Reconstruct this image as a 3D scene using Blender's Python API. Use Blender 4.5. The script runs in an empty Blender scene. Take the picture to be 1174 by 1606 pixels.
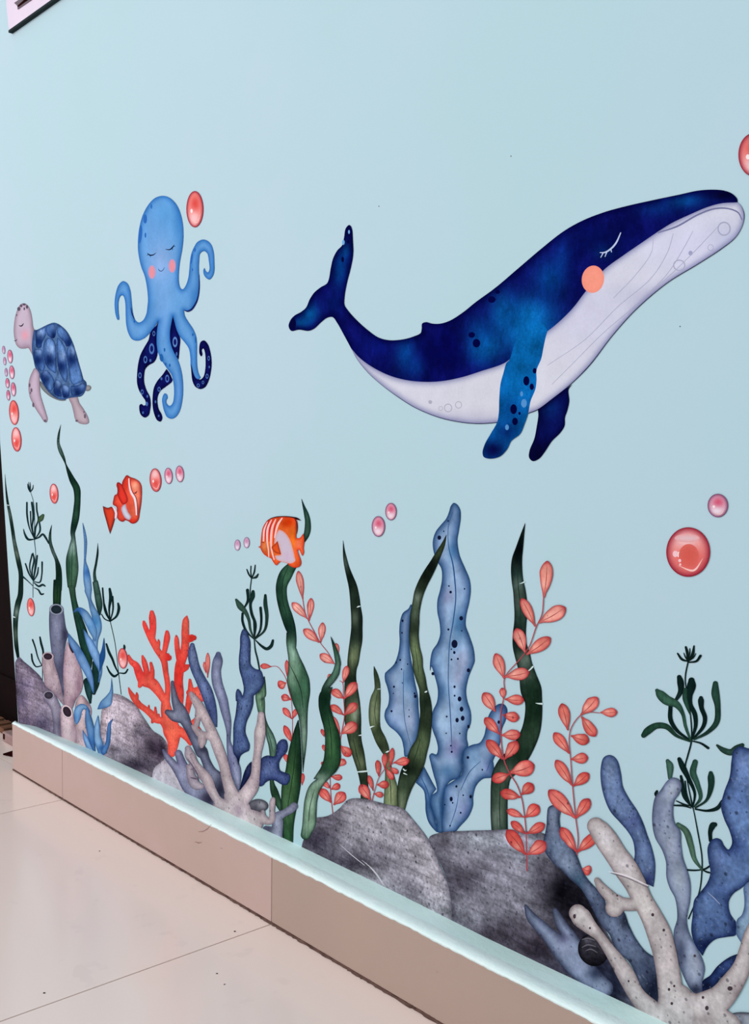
import bpy, math, random
import numpy as np
from mathutils import Matrix, Vector, noise as mnoise
from mathutils.geometry import delaunay_2d_cdt

random.seed(7)
S = bpy.context.scene
COL = S.collection

# ------------------------------------------------------------------ camera
CX, CY, F = 587.0, 803.0, 1650.0
_v1 = np.array([-869 - CX, 678 - CY, F])
_sl = (716 - 678) / (2433 + 869)
_x2 = -(F * F + _v1[1] ** 2 - _v1[1] * _sl * _v1[0]) / (_v1[0] + _v1[1] * _sl)
_v2 = np.array([_x2, _v1[1] + _sl * (_x2 - _v1[0]), F])
_X = -_v1 / np.linalg.norm(_v1)
_Y = _v2 / np.linalg.norm(_v2)
_Z = np.cross(_X, _Y)
R = np.stack([_X, _Y, _Z])                 # camera (right, down, forward) -> world
CAM = np.array([0.0, 0.0, 0.607])
r_, u_, b_ = R @ [1, 0, 0], R @ [0, -1, 0], R @ [0, 0, -1]
cd = bpy.data.cameras.new('camera')
cam = bpy.data.objects.new('camera', cd)
COL.objects.link(cam)
cam.matrix_world = Matrix(((r_[0], u_[0], b_[0], CAM[0]), (r_[1], u_[1], b_[1], CAM[1]),
                           (r_[2], u_[2], b_[2], CAM[2]), (0, 0, 0, 1)))
cd.sensor_fit = 'VERTICAL'
cd.sensor_height = 24.0
cd.lens = 24.0 * F / 1606.0
cd.clip_start = 0.02
S.camera = cam

# ------------------------------------------------------------------ light
S.view_settings.view_transform = 'Standard'
S.view_settings.look = 'None'
S.view_settings.exposure = 0.0
S.view_settings.gamma = 1.0
S.view_settings.use_curve_mapping = False
W = bpy.data.worlds.new('room_light')
S.world = W
W.use_nodes = True
W.node_tree.nodes['Background'].inputs[0].default_value = (0.80, 1.0, 1.0, 1)
W.node_tree.nodes['Background'].inputs[1].default_value = 0.74


def area(name, loc, target, size, power, colour):
    ld = bpy.data.lights.new(name, 'AREA')
    ld.shape = 'RECTANGLE'
    ld.size, ld.size_y = size
    ld.energy = power
    ld.color = colour
    o = bpy.data.objects.new(name, ld)
    COL.objects.link(o)
    o.location = loc
    o.rotation_euler = (Vector(target) - Vector(loc)).to_track_quat('-Z', 'Y').to_euler()
    return o


area('ceiling_light', (-3.2, -2.3, 1.9), (-1.5, 0.7, 0.0), (2.0, 1.4), 78, (1.0, 0.87, 0.885))
area('cool_fill_light', (0.5, -1.3, 2.5), (-0.6, 0.8, 0.9), (0.9, 0.9), 17, (0.82, 0.97, 1.0))  # added fill lamp, lifts and cools the wall at upper right

# ------------------------------------------------------------------ helpers
K = 0.6 / 0.9885
YW = 0.8055            # wall plane
YS = 1.25171 * K       # skirting front
ZL = 0.607 - 0.8528 * K  # ledge height
GAIN = 1.08


def lin(c):
    c = np.asarray(c, float) / 255.0
    return np.where(c <= 0.04045, c / 12.92, ((c + 0.055) / 1.055) ** 2.4)


def ray(px):
    px = np.atleast_2d(np.asarray(px, float))
    d = np.column_stack([px[:, 0] - CX, px[:, 1] - CY, np.full(len(px), F)])
    return d @ R.T


def on_plane_y(px, y):
    d = ray(px)
    return CAM + d * ((y - CAM[1]) / d[:, 1])[:, None]


def on_floor(px, z=0.0):
    d = ray(px)
    return CAM + d * ((z - CAM[2]) / d[:, 2])[:, None]


CROP = {
    'A': (160, 280, 5.87), 'B': (160, 470, 5.87), 'T': (0, 460, 6.175), 'W': (440, 340, 2.935),
    'H': (740, 200, 2.705), 'C': (140, 720, 6.522), 'G': (350, 760, 7.827), 'L': (0, 660, 5.735),
    'K': (0, 900, 5.02), 'J': (170, 940, 4.722), 'M': (300, 870, 5.87), 'm': (300, 1080, 5.87),
    'N': (480, 780, 5.735), 'n': (480, 1030, 5.735), 'P': (590, 780, 5.735), 'p': (590, 1040, 5.735),
    'Q': (750, 810, 5.735), 'q': (750, 1080, 4.892), 'R': (970, 1000, 5.735), 'r': (930, 1160, 4.811),
    'S': (874, 1340, 3.913), 'U': (470, 1230, 2.446), 'X': (0, 0, 1.0), 'V': (90, 980, 7.645),
    'Y': (800, 1360, 7.3375), 'Z': (1080, 1380, 7.106), 'D': (280, 1180, 8.386), 'B2': (1020, 760, 7.623),
}


def parse(s):
    """'@A 10,20 30,40! @B 5,6' -> pixel rows (extra columns scaled too), corner flags"""
    x0, y0, k = 0, 0, 1.0
    out, corner = [], []
    for t in s.split():
        if t[0] == '@':
            x0, y0, k = CROP[t[1:]]
            continue
        c = t.endswith('!')
        v = [float(a) for a in t.rstrip('!').split(',')]
        out.append([x0 + v[0] / k, y0 + v[1] / k] + [a / k for a in v[2:]])
        corner.append(c)
    return np.array(out), corner


def spline(p, closed, corner=None, step=1.3):
    n = len(p)
    corner = corner or [False] * n
    res = []
    rng = range(n if closed else n - 1)
    for i in rng:
        p1, p2 = p[i], p[(i + 1) % n]
        if closed:
            p0, p3 = p[i - 1], p[(i + 2) % n]
        else:
            p0 = p[i - 1] if i else 2 * p1 - p2
            p3 = p[i + 2] if i + 2 < n else 2 * p2 - p1
        if corner[i]:
            p0 = 2 * p1 - p2
        if corner[(i + 1) % n]:
            p3 = 2 * p2 - p1
        d01 = max(np.linalg.norm(p1[:2] - p0[:2]), 1e-4) ** .5
        d12 = max(np.linalg.norm(p2[:2] - p1[:2]), 1e-4) ** .5
        d23 = max(np.linalg.norm(p3[:2] - p2[:2]), 1e-4) ** .5
        m1 = (p1 - p0) / d01 - (p2 - p0) / (d01 + d12) + (p2 - p1) / d12
        m2 = (p2 - p1) / d12 - (p3 - p1) / (d12 + d23) + (p3 - p2) / d23
        m1 *= d12
        m2 *= d12
        k = max(1, int(math.ceil(np.linalg.norm(p2[:2] - p1[:2]) / step)))
        for j in range(k):
            t = j / k
            a = 2 * t ** 3 - 3 * t ** 2 + 1
            b = t ** 3 - 2 * t ** 2 + t
            c = -2 * t ** 3 + 3 * t ** 2
            d = t ** 3 - t ** 2
            res.append(a * p1 + b * m1 + c * p2 + d * m2)
    if not closed:
        res.append(p[-1])
    return np.array(res)


def loop(s, step=1.3):
    p, c = parse(s)
    return spline(p[:, :2], True, c, step)


WS = [1.0]      # width factor for the corals traced a little too thin


def stroke(s, step=1.3):
    p, _ = parse(s)
    if p.shape[1] < 3:
        raise ValueError(s)
    q = spline(p, False, None, step)
    xy, w = q[:, :2], np.maximum(q[:, 2] * WS[0], 0.25) / 2
    t = np.gradient(xy, axis=0)
    t /= np.maximum(np.linalg.norm(t, axis=1), 1e-6)[:, None]
    nrm = np.column_stack([-t[:, 1], t[:, 0]])
    a, b = xy + nrm * w[:, None], xy - nrm * w[:, None]

    def cap(c, tt, nn, r, sgn):
        if r < 0.7:
            return np.zeros((0, 2))
        k = max(3, int(r * 1.6))
        an = np.linspace(0, math.pi, k + 2)[1:-1]
        return np.array([c + r * (math.cos(x) * nn * sgn + math.sin(x) * tt * sgn) for x in an])
    return np.vstack([a, cap(xy[-1], t[-1], nrm[-1], w[-1], 1), b[::-1], cap(xy[0], t[0], nrm[0], w[0], -1)])


def ell(cx, cy, rx, ry, rot=0.0, crop='X', n=None):
    x0, y0, k = CROP[crop]
    cx, cy, rx, ry = x0 + cx / k, y0 + cy / k, rx / k, ry / k
    n = n or int(min(60, max(14, 2 * (rx + ry))))
    a = np.linspace(0, 2 * math.pi, n, endpoint=False)
    c, s = math.cos(math.radians(rot)), math.sin(math.radians(rot))
    x, y = rx * np.cos(a), ry * np.sin(a)
    return np.column_stack([cx + x * c - y * s, cy + x * s + y * c])


def winding(pts, lp):
    x, y = pts[:, 0][:, None], pts[:, 1][:, None]
    a, b = lp, np.roll(lp, -1, axis=0)
    ax, ay, bx, by = a[:, 0], a[:, 1], b[:, 0], b[:, 1]
    cr = (bx - ax) * (y - ay) - (x - ax) * (by - ay)
    up = (ay <= y) & (by > y) & (cr > 0)
    dn = (ay > y) & (by <= y) & (cr < 0)
    return up.sum(1) - dn.sum(1)


def row_inside(xs, y, loops, cuts):
    """which xs on the line y lie inside (non-zero winding) any loop and no cut"""
    ins = np.zeros(len(xs), bool)
    for k, lp in enumerate(list(loops) + list(cuts)):
        a, b = lp, np.roll(lp, -1, axis=0)
        up = (a[:, 1] <= y) & (b[:, 1] > y)
        dn = (a[:, 1] > y) & (b[:, 1] <= y)
        m = up | dn
        if not m.any():
            continue
        t = (y - a[m, 1]) / (b[m, 1] - a[m, 1])
        cx = a[m, 0] + t * (b[m, 0] - a[m, 0])
        sg = np.where(up[m], 1, -1)
        od = np.argsort(cx)
        cum = np.concatenate([[0], np.cumsum(sg[od])])
        w = cum[np.searchsorted(cx[od], xs)] != 0
        if k < len(loops):
            ins |= w
        else:
            ins &= ~w
    return ins


def fill(loops, cuts=(), g=None):
    allp = np.vstack(loops)
    lo, hi = allp.min(0), allp.max(0)
    ext = hi - lo
    if g is None:
        g = min(2.4, max(0.9, math.sqrt(ext[0] * ext[1]) / 16))
    V, E = [], []
    for lp in list(loops) + list(cuts):
        n0 = len(V)
        V += [(float(q[0]), float(q[1])) for q in lp]
        E += [(n0 + i, n0 + (i + 1) % len(lp)) for i in range(len(lp))]
    nout = len(V)
    taken = set()
    for lp in list(loops) + list(cuts):
        ij = np.floor(lp / (g * .6)).astype(int)
        taken.update(map(tuple, ij))
    gx = np.arange(lo[0] + g * .5, hi[0], g)
    for j, y in enumerate(np.arange(lo[1] + g * .5, hi[1], g * .87)):
        xs = gx + (g * .5 if j % 2 else 0)
        if not len(xs):
            break
        for x in xs[row_inside(xs, y, loops, cuts)]:
            if (int(math.floor(x / (g * .6))), int(math.floor(y / (g * .6)))) not in taken:
                V.append((float(x), float(y)))
    r = delaunay_2d_cdt([Vector(v) for v in V], E, [], 0, 1e-5)
    v = np.array([(a[0], a[1]) for a in r[0]])
    t = np.array(r[2])
    inner = np.array([bool(q) and min(q) >= nout for q in r[3]])
    ins = inner[t].any(1)
    rest = np.where(~ins)[0]
    cen = v[t[rest]].mean(1)
    ok = np.zeros(len(rest), bool)
    for i in range(0, len(cen), 400):
        cc = cen[i:i + 400]
        w = np.zeros(len(cc), bool)
        for lp in loops:
            w |= winding(cc, lp) != 0
        for lp in cuts:
            w &= winding(cc, lp) == 0
        ok[i:i + 400] = w
    ins[rest] = ok
    t = t[ins]
    used = np.unique(t)
    mp = -np.ones(len(v), int)
    mp[used] = np.arange(len(used))
    v, t = v[used], mp[t]
    ed = np.vstack([t[:, [0, 1]], t[:, [1, 2]], t[:, [2, 0]]])
    key = np.sort(ed, axis=1)
    code = key[:, 0] * (len(v) + 1) + key[:, 1]
    uq, inv, cnt = np.unique(code, return_inverse=True, return_counts=True)
    return v, t, ed[cnt[inv.reshape(-1)] == 1]


def edge_dist(v, bd, reach=1e9):
    a, b = v[bd[:, 0]], v[bd[:, 1]]
    ab = b - a
    L2 = np.maximum((ab ** 2).sum(1), 1e-9)
    out = np.full(len(v), 1e3)
    # only the segments whose cell is near the vertex matter
    cell = max(reach, 3.0)
    grid = {}
    for i, q in enumerate(np.floor((a + b) / 2 / cell).astype(int)):
        grid.setdefault((q[0], q[1]), []).append(i)
    vc = np.floor(v / cell).astype(int)
    od = {}
    for i, q in enumerate(vc):
        od.setdefault((q[0], q[1]), []).append(i)
    for (ci, cj), vi in od.items():
        si = [s_ for di in (-1, 0, 1) for dj in (-1, 0, 1) for s_ in grid.get((ci + di, cj + dj), ())]
        if not si:
            continue
        p = v[vi]
        ap = p[:, None, :] - a[si][None]
        tt = np.clip((ap * ab[si]).sum(2) / L2[si], 0, 1)
        d = ap - tt[..., None] * ab[si]
        out[vi] = np.sqrt((d ** 2).sum(2).min(1))
    return out


LAYER = 0.00012
_seq = [0]


def tag(o, label=None, cat=None, group=None, kind=None):
    if label:
        o['label'] = label
    if cat:
        o['category'] = cat
    if group:
        o['group'] = group
    if kind:
        o['kind'] = kind
    return o


def paint(name, loops, col, layer, mat, parent=None, edge=None, ew=3.0, ea=0.8, blobs=(), cuts=(), g=None,
          label=None, cat=None, group=None, crop='X', sub=0, grad=None):
    """one flat printed piece stuck on the wall; outlines in photograph pixels are put on the wall plane"""
    if isinstance(loops, np.ndarray):
        loops = [loops]
    v, t, bd = fill(loops, cuts, g)
    c = np.tile(np.asarray(col, float) / 255, (len(v), 1))
    if grad is not None:                     # (x0,y0,x1,y1,colour)
        x0, y0, k = CROP[crop]
        a = np.array([x0 + grad[0] / k, y0 + grad[1] / k])
        b = np.array([x0 + grad[2] / k, y0 + grad[3] / k])
        tt = np.clip(((v - a) @ (b - a)) / ((b - a) @ (b - a)), 0, 1)
        tt = tt * tt * (3 - 2 * tt)
        c = c * (1 - tt[:, None]) + np.asarray(grad[4], float) / 255 * tt[:, None]
    for bl in blobs:
        cr = crop
        if isinstance(bl[0], str):
            cr, bl = bl[0], bl[1:]
        bx, by, rx, ry, bc = bl[:5]
        al = bl[5] if len(bl) > 5 else 0.9
        x0, y0, k = CROP[cr]
        dx, dy = (v[:, 0] - x0 - bx / k) / (rx / k), (v[:, 1] - y0 - by / k) / (ry / k)
        w = (al * np.exp(-(dx * dx + dy * dy)))[:, None]
        c = c * (1 - w) + np.asarray(bc, float) / 255 * w
    if mat.get('pool', 0):
        # watercolour pooling: pigment runs darker and lighter over a few centimetres
        am = mat['pool']
        nz = np.array([mnoise.noise((x * .045, y * .03, layer * 3.1)) + .6 * mnoise.noise((x * .13, y * .09, layer * 1.7)) for x, y in v])
        dm = edge_dist(v, bd, 14.0)
        dm = np.minimum(dm, 14.0) / max(3.0, min(14.0, np.minimum(dm, 14.0).max()))
        c = np.clip(c + (nz * am)[:, None] * (.25 + 1.3 * c), 0, 1)
        lift = (am * 1.6 * np.clip(dm, 0, 1) ** 1.3)[:, None]
        c = c + (1 - c) * lift * np.clip(c * 1.5, 0.02, 1)
    if edge is not None:
        ed_ = edge_dist(v, bd, ew * 4.5)
        w = (ea * ((.7) * np.exp(-(ed_ / (2.3 * ew)) ** 2) + .3 * np.exp(-(ed_ / (.55 * ew)) ** 2)))[:, None]
        c = c * (1 - w) + np.asarray(edge, float) / 255 * w
    cool = (np.maximum(c[:, 2], c[:, 1]) > c[:, 0])[:, None]
    lum = (c @ np.array([.3, .55, .15]))[:, None]
    green = ((c[:, 1] >= c[:, 0]) & (c[:, 1] >= c[:, 2]))[:, None]
    c = np.where(cool, lum + (c - lum) * np.where(green, .78, .9), c)
    c = np.clip(lin(np.clip(c, 0, 1) * 255) / GAIN, 0.0015, 0.94)
    _seq[0] += 1
    off = 0.0001 + LAYER * layer + 0.00003 * sub + (_seq[0] % 9) * 0.000003
    P = on_plane_y(v, YW)
    P[:, 1] -= off
    if parent is None:
        o0 = np.array([P[:, 0].mean(), YW, P[:, 2].min()])
    else:
        o0 = np.array(parent['_o'])
    rim = np.unique(bd)
    mp = {int(a): len(P) + i for i, a in enumerate(rim)}
    back = P[rim].copy()
    back[:, 1] += 0.00008
    verts = np.vstack([P, back]) - o0
    # face the room (-Y)
    a, b, cc = P[t[0, 0]], P[t[0, 1]], P[t[0, 2]]
    flip = np.cross(b - a, cc - a)[1] > 0
    faces = [tuple(int(q) for q in (f[::-1] if flip else f)) for f in t]
    for e0, e1 in bd:
        e0, e1 = int(e0), int(e1)
        q = (e1, e0, mp[e0], mp[e1])
        faces.append(q[::-1] if flip else q)
    me = bpy.data.meshes.new(name)
    me.from_pydata([tuple(q) for q in verts], [], faces)
    at = me.color_attributes.new('print', 'FLOAT_COLOR', 'POINT')
    cc = np.vstack([c, c[rim]])
    at.data.foreach_set('color', np.column_stack([cc, np.ones(len(cc))]).astype(np.float32).ravel())
    me.materials.append(mat)
    me.update()
    o = bpy.data.objects.new(name, me)
    COL.objects.link(o)
    if parent is None:
        o.location = o0
        o['_o'] = [float(q) for q in o0]
        tag(o, label, cat, group)
    else:
        o.parent = parent
        o['_o'] = parent['_o']
        if label:
            o['label'] = label
    o['_l'] = layer
    return o


def detail(name, loops, col, parent, sub=1, mat=None, **kw):
    return paint(name, loops, col, parent['_l'], mat or PLAIN, parent=parent, sub=sub, **kw)


# ------------------------------------------------------------------ materials
def new_mat(name):
    m = bpy.data.materials.new(name)
    m.use_nodes = True
    nt = m.node_tree
    return m, nt, nt.nodes, nt.links, nt.nodes['Principled BSDF']


def noise(nt, scale, detail_=4, rough=0.55, vec=None, dist=0.0):
    n = nt.nodes.new('ShaderNodeTexNoise')
    n.inputs['Scale'].default_value = scale
    n.inputs['Detail'].default_value = detail_
    n.inputs['Roughness'].default_value = rough
    n.inputs['Distortion'].default_value = dist
    if vec is not None:
        nt.links.new(vec, n.inputs['Vector'])
    return n.outputs['Fac']


def geo_pos(nt, scale=(1, 1, 1)):
    g = nt.nodes.new('ShaderNodeNewGeometry')
    m = nt.nodes.new('ShaderNodeMapping')
    m.inputs['Scale'].default_value = scale
    nt.links.new(g.outputs['Position'], m.inputs['Vector'])
    return m.outputs[0]


def mrange(nt, val, a, b, c, d):
    m = nt.nodes.new('ShaderNodeMapRange')
    m.inputs[1].default_value, m.inputs[2].default_value = a, b
    m.inputs[3].default_value, m.inputs[4].default_value = c, d
    nt.links.new(val, m.inputs[0])
    return m.outputs[0]


def mix(nt, fac, a, b, mode='MIX'):
    m = nt.nodes.new('ShaderNodeMix')
    m.data_type = 'RGBA'
    m.blend_type = mode
    for sock, v in ((m.inputs[0], fac), (m.inputs[6], a), (m.inputs[7], b)):
        if isinstance(v, (int, float)):
            sock.default_value = v
        elif isinstance(v, (tuple, list, np.ndarray)):
            sock.default_value = (float(v[0]), float(v[1]), float(v[2]), 1)
        else:
            nt.links.new(v, sock)
    return m.outputs[2]


def grey(nt, v):
    c = nt.nodes.new('ShaderNodeCombineColor')
    for i in range(3):
        nt.links.new(v, c.inputs[i])
    return c.outputs[0]


def dots(nt, scale, radius, gate, pos):
    v = nt.nodes.new('ShaderNodeTexVoronoi')
    v.inputs['Scale'].default_value = scale
    nt.links.new(pos, v.inputs['Vector'])
    near = mrange(nt, v.outputs['Distance'], radius * .55, radius, 1, 0)
    sep = nt.nodes.new('ShaderNodeSeparateColor')
    nt.links.new(v.outputs['Color'], sep.inputs[0])
    pick = mrange(nt, sep.outputs[0], gate, gate + .01, 0, 1)
    m = nt.nodes.new('ShaderNodeMath')
    m.operation = 'MULTIPLY'
    nt.links.new(near, m.inputs[0])
    nt.links.new(pick, m.inputs[1])
    return m.outputs[0]


def print_mat(name, mott=(60, .14), grain=(420, .08), specks=None, streak=None, rough=0.42, light=None):
    m, nt, N, Lk, bs = new_mat(name)
    at = N.new('ShaderNodeAttribute')
    at.attribute_name = 'print'
    c = at.outputs['Color']
    pos = geo_pos(nt)
    for sc, am in (mott, grain):
        c = mix(nt, 1.0, c, grey(nt, mrange(nt, noise(nt, sc, 5, .6, pos), .28, .72, 1 - am, 1 + am)), 'MULTIPLY')
    if streak:
        sp = geo_pos(nt, streak[0])
        c = mix(nt, 1.0, c, grey(nt, mrange(nt, noise(nt, streak[1], 6, .7, sp, .6), .3, .7, 1 - streak[2], 1 + streak[2])), 'MULTIPLY')
    if specks:
        for sc, rd, th, am in specks:
            s = mrange(nt, dots(nt, sc, rd, th, pos), 0, 1, 0, am)
            c = mix(nt, s, c, (0.012, 0.014, 0.03))
    if light:
        sc, th, am = light
        s = mrange(nt, noise(nt, sc, 2.0, .5, pos), th, th + .06, 0, am)
        c = mix(nt, s, c, (0.5, 0.55, 0.68))
    Lk.new(c, bs.inputs['Base Color'])
    bs.inputs['Roughness'].default_value = rough
    bs.inputs['Specular IOR Level'].default_value = 0.0
    return m


PLAIN = print_mat('printed_vinyl', (50, .05), (400, .03))
WATER = print_mat('watercolour_print', (38, .2), (260, .09))
DEEP = print_mat('deep_blue_watercolour_print', (30, .45), (420, .2), streak=((1, 1, .5), 140, .25))
LEAF = print_mat('leaf_print', (60, .28), (300, .16), streak=((3, 1, .35), 90, .28))
SOFT = print_mat('soft_watercolour_print', (30, .1), (260, .05))
SHELL = print_mat('turtle_shell_print', (90, .5), (350, .15))
SPECK = print_mat('speckled_coral_print', (55, .2), (260, .18), specks=((80, .16, .5, .6), (190, .24, .6, .5)))
NAVY = print_mat('speckled_blue_coral_print', (70, .24), (260, .3), specks=((95, .2, .4, .75), (210, .26, .5, .6)), light=(330, .66, .14))
ROCK = print_mat('rock_print', (45, .34), (260, .42), specks=((85, .18, .6, .7), (200, .26, .55, .6)), streak=((.35, 1, 2.2), 55, .5))
PINK = print_mat('pink_leaf_print', (90, .16), (300, .1), specks=((95, .16, .5, .7),))


for _m, _p in ((WATER, .08), (DEEP, .03), (LEAF, .06), (SPECK, .08), (NAVY, .08), (ROCK, .09), (PINK, .05)):
    _m['pool'] = _p


def plain_mat(name, c1, c2, scale, rough, bump=0.0, bscale=200, spec=0.5, extra=None):
    m, nt, N, Lk, bs = new_mat(name)
    pos = geo_pos(nt)
    c = mix(nt, mrange(nt, noise(nt, scale, 5, .55, pos), .32, .68, 0, 1), lin(c1) / GAIN, lin(c2) / GAIN)
    if extra:
        for col, sc, th, am in extra:
            c = mix(nt, mrange(nt, noise(nt, sc, 3, .6, pos), th, th + .05, 0, am), c, lin(col) / GAIN)
    Lk.new(c, bs.inputs['Base Color'])
    bs.inputs['Roughness'].default_value = rough
    bs.inputs['Specular IOR Level'].default_value = spec
    if bump:
        b = N.new('ShaderNodeBump')
        b.inputs['Strength'].default_value = bump
        b.inputs['Distance'].default_value = 0.002
        Lk.new(noise(nt, bscale, 4, .6, pos), b.inputs['Height'])
        Lk.new(b.outputs[0], bs.inputs['Normal'])
    return m


WALLM = plain_mat('pale_blue_wall_paint', (186, 208, 221), (180, 208, 216), 2.2, .6, .05, 60, .15,
                  extra=[((182, 207, 217), 9, .62, .35)])
TILE = plain_mat('cream_floor_tile', (244, 218, 212), (245, 219, 211), 4, .16, .0, 200, .5,
                 extra=[((236, 210, 205), 18, .62, .5)])
SKIRT = plain_mat('beige_skirting_tile', (196, 165, 158), (188, 160, 150), 7, .32, .03, 120, .4)
SKIRT2 = plain_mat('greyer_skirting_tile', (178, 150, 138), (172, 146, 136), 7, .32, .03, 120, .4)
GROUT = plain_mat('dirty_brown_grout', (78, 50, 46), (110, 80, 72), 90, .8, .3, 300, .2)
FGROUT = plain_mat('brown_tile_grout', (112, 78, 72), (98, 66, 60), 90, .8, .0, 300, .2)
LEDGE = plain_mat('painted_plaster_ledge', (216, 240, 238), (228, 246, 245), 9, .5, .35, 90, .3)
LEDGEB = plain_mat('chipped_white_plaster', (240, 250, 250), (232, 246, 246), 60, .5, .4, 150, .3)
DOORM = plain_mat('dark_brown_wood', (14, 3, 4), (22, 7, 7), 18, .8, .1, 80, .05)
WHITEP = plain_mat('white_plastic', (230, 212, 230), (222, 206, 226), 10, .6, 0, 200, .1)
DARKP = plain_mat('dark_green_black_plastic', (24, 40, 44), (14, 26, 30), 30, .7, 0, 200, .1)
GREYP = plain_mat('grey_plum_plastic', (92, 70, 84), (70, 50, 66), 30, .5)
MATM = plain_mat('brown_woven_mat', (126, 84, 66), (92, 60, 44), 90, .9, .5, 300, .1)
STONE = plain_mat('pink_stone', (168, 134, 132), (150, 118, 116), 40, .6)
RUBBER = plain_mat('dark_brown_rubber', (40, 14, 14), (30, 8, 8), 40, .9, 0, 200, 0.0)
SCUFF = plain_mat('brown_scuff', (150, 112, 106), (160, 124, 118), 200, .7)
SPECKM = plain_mat('dark_dirt', (70, 50, 50), (50, 36, 36), 200, .8)


def mesh(name, verts, faces, mat, parent=None, kind=None, bevel=0.0, **kw):
    verts = np.asarray(verts, float)
    if parent is None:
        o0 = np.array([verts[:, 0].mean(), verts[:, 1].mean(), verts[:, 2].min()])
    else:
        o0 = np.array(parent['_o'])
    me = bpy.data.meshes.new(name)
    me.from_pydata([tuple(q) for q in verts - o0], [], faces)
    me.materials.append(mat)
    me.update()
    o = bpy.data.objects.new(name, me)
    COL.objects.link(o)
    if parent is None:
        o.location = o0
    else:
        o.parent = parent
    o['_o'] = [float(q) for q in o0]
    if bevel:
        b = o.modifiers.new('bevel', 'BEVEL')
        b.width = bevel
        b.segments = 2
    tag(o, kind=kind, **kw)
    return o


def box(x0, x1, y0, y1, z0, z1):
    v = [(x, y, z) for z in (z0, z1) for y in (y0, y1) for x in (x0, x1)]
    f = [(0, 2, 3, 1), (4, 5, 7, 6), (0, 1, 5, 4), (2, 6, 7, 3), (0, 4, 6, 2), (1, 3, 7, 5)]
    return v, f


# ------------------------------------------------------------------ the setting
# wall: its left end leans a little, as in the photograph
wl = on_plane_y([(0, 690), (16, 940), (28.5, 1131)], YW)
ex = [(wl[0, 0] - .012, 2.6), (wl[0, 0], wl[0, 2]), (wl[1, 0], wl[1, 2]), (wl[2, 0], wl[2, 2]), (wl[2, 0] + .005, 0.0)]
front = [(x, YW, z) for x, z in ex] + [(1.6, YW, 0.0), (1.6, YW, 2.6)]
n = len(front)
vv = front + [(x, y + .06, z) for x, y, z in front]
ff = [tuple(range(n)), tuple(range(2 * n - 1, n - 1, -1))] + [(i, i + n, (i + 1) % n + n, (i + 1) % n) for i in range(n)]
wall = mesh('wall_back', vv, ff, WALLM, kind='structure')

# floor: grout bed and 60 cm tiles
JX = -1.7295 * K
floor = mesh('floor', *box(-4.0, 1.8, -3.0, 2.4, -0.05, -0.0022), FGROUT, kind='structure')
tv, tf = box(-0.2990, 0.2990, -0.2990, 0.2990, -0.010, 0.0)
tile_me = bpy.data.meshes.new('floor_tile')
tile_me.from_pydata(tv, [], tf)
tile_me.materials.append(TILE)
fo = np.array(floor['_o'])
for i in range(-4, 5):
    for j in range(-4, 3):
        o = bpy.data.objects.new('floor_tile', tile_me)
        COL.objects.link(o)
        o.parent = floor
        o.location = Vector((JX + 0.3 + 0.6 * i, YS - 0.3 + 0.6 * j + 0.012, 0)) - Vector(fo)
for x, y, r in ((156, 1335, 1.6), (368, 1461, 1.8), (69.5, 1557.5, 1.9), (340, 1527, 1.4), (352, 1544, 1.3)):
    p = on_floor([(x, y)])[0]
    s = r * 0.0009
    a = [(p[0] + s * math.cos(q) * random.uniform(.7, 1.2), p[1] + s * math.sin(q) * random.uniform(.7, 1.2), .0002) for q in np.linspace(0, 2 * math.pi, 8)[:-1]]
    mesh('dirt_speck', a + [(p[0], p[1], s * .7)], [(i, (i + 1) % 7, 7) for i in range(7)], SPECKM, parent=floor)

# skirting: stone tiles with a plastered ledge on top
XE = -3.062 * K
sk = mesh('baseboard_back', *box(XE + .002, 1.6, YS + .004, YW, 0.0, ZL - .045), GROUT, kind='structure')
xs = [XE] + [JX - 0.6] + [JX + .6 * i for i in range(5)]
for a, b in zip(xs[:-1], xs[1:]):
    mesh('skirting_tile', *box(a + .0006, b - .0004, YS, YS + .012, 0.0028, ZL - .0035), SKIRT if a < JX - .01 else SKIRT2, parent=sk, bevel=.0007)
# ledge: rounded chipped lip in front, flat painted strip behind, following the wall line
bpx = [(24, 1127.5), (60, 1141), (130, 1169.8), (240, 1220), (340, 1266), (457, 1320), (540, 1360), (623, 1400), (760, 1469), (850, 1512), (1010, 1586.5)]
bw = on_plane_y(bpx, YW)
bx, bz = list(bw[:, 0]), list(bw[:, 2])
bx[0] = min(bx[0], XE)
bx += [1.6]
bz += [bz[-1]]
xs = np.arange(XE, 1.6, .006)
rows = []
for x in xs:
    j = .0003 * math.sin(x * 61) * math.sin(x * 23 + 1) + random.uniform(-.0005, .0005)
    zb = np.interp(x, bx, bz)
    w = np.interp(x, [XE, XE + .25, 1.6], [.35, 1, 1])
    sec = [(YS + .004, ZL - .0045), (YS - .0006 + j * .3, ZL - .003 + j), (YS + .0012, ZL - .0004 + j * .3), (YS + .006, ZL + .0012), (YS + .014 * w + j, ZL + .0008),
           (YS + .02 * w + j, ZL - .0002 + (zb - ZL) * .1), (YW + .001, zb)]
    rows.append([(x, y, z) for y, z in sec])
m_ = len(rows[0])


def strip(c0, c1):
    v = [p for r in rows for p in r[c0:c1 + 1]]
    k = c1 - c0 + 1
    f = [(i * k + c, i * k + c + 1, (i + 1) * k + c + 1, (i + 1) * k + c) for i in range(len(rows) - 1) for c in range(k - 1)]
    f = [q[::-1] for q in f]
    f += [tuple(range(k))[::-1]] if k > 2 else []
    return v, f


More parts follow.
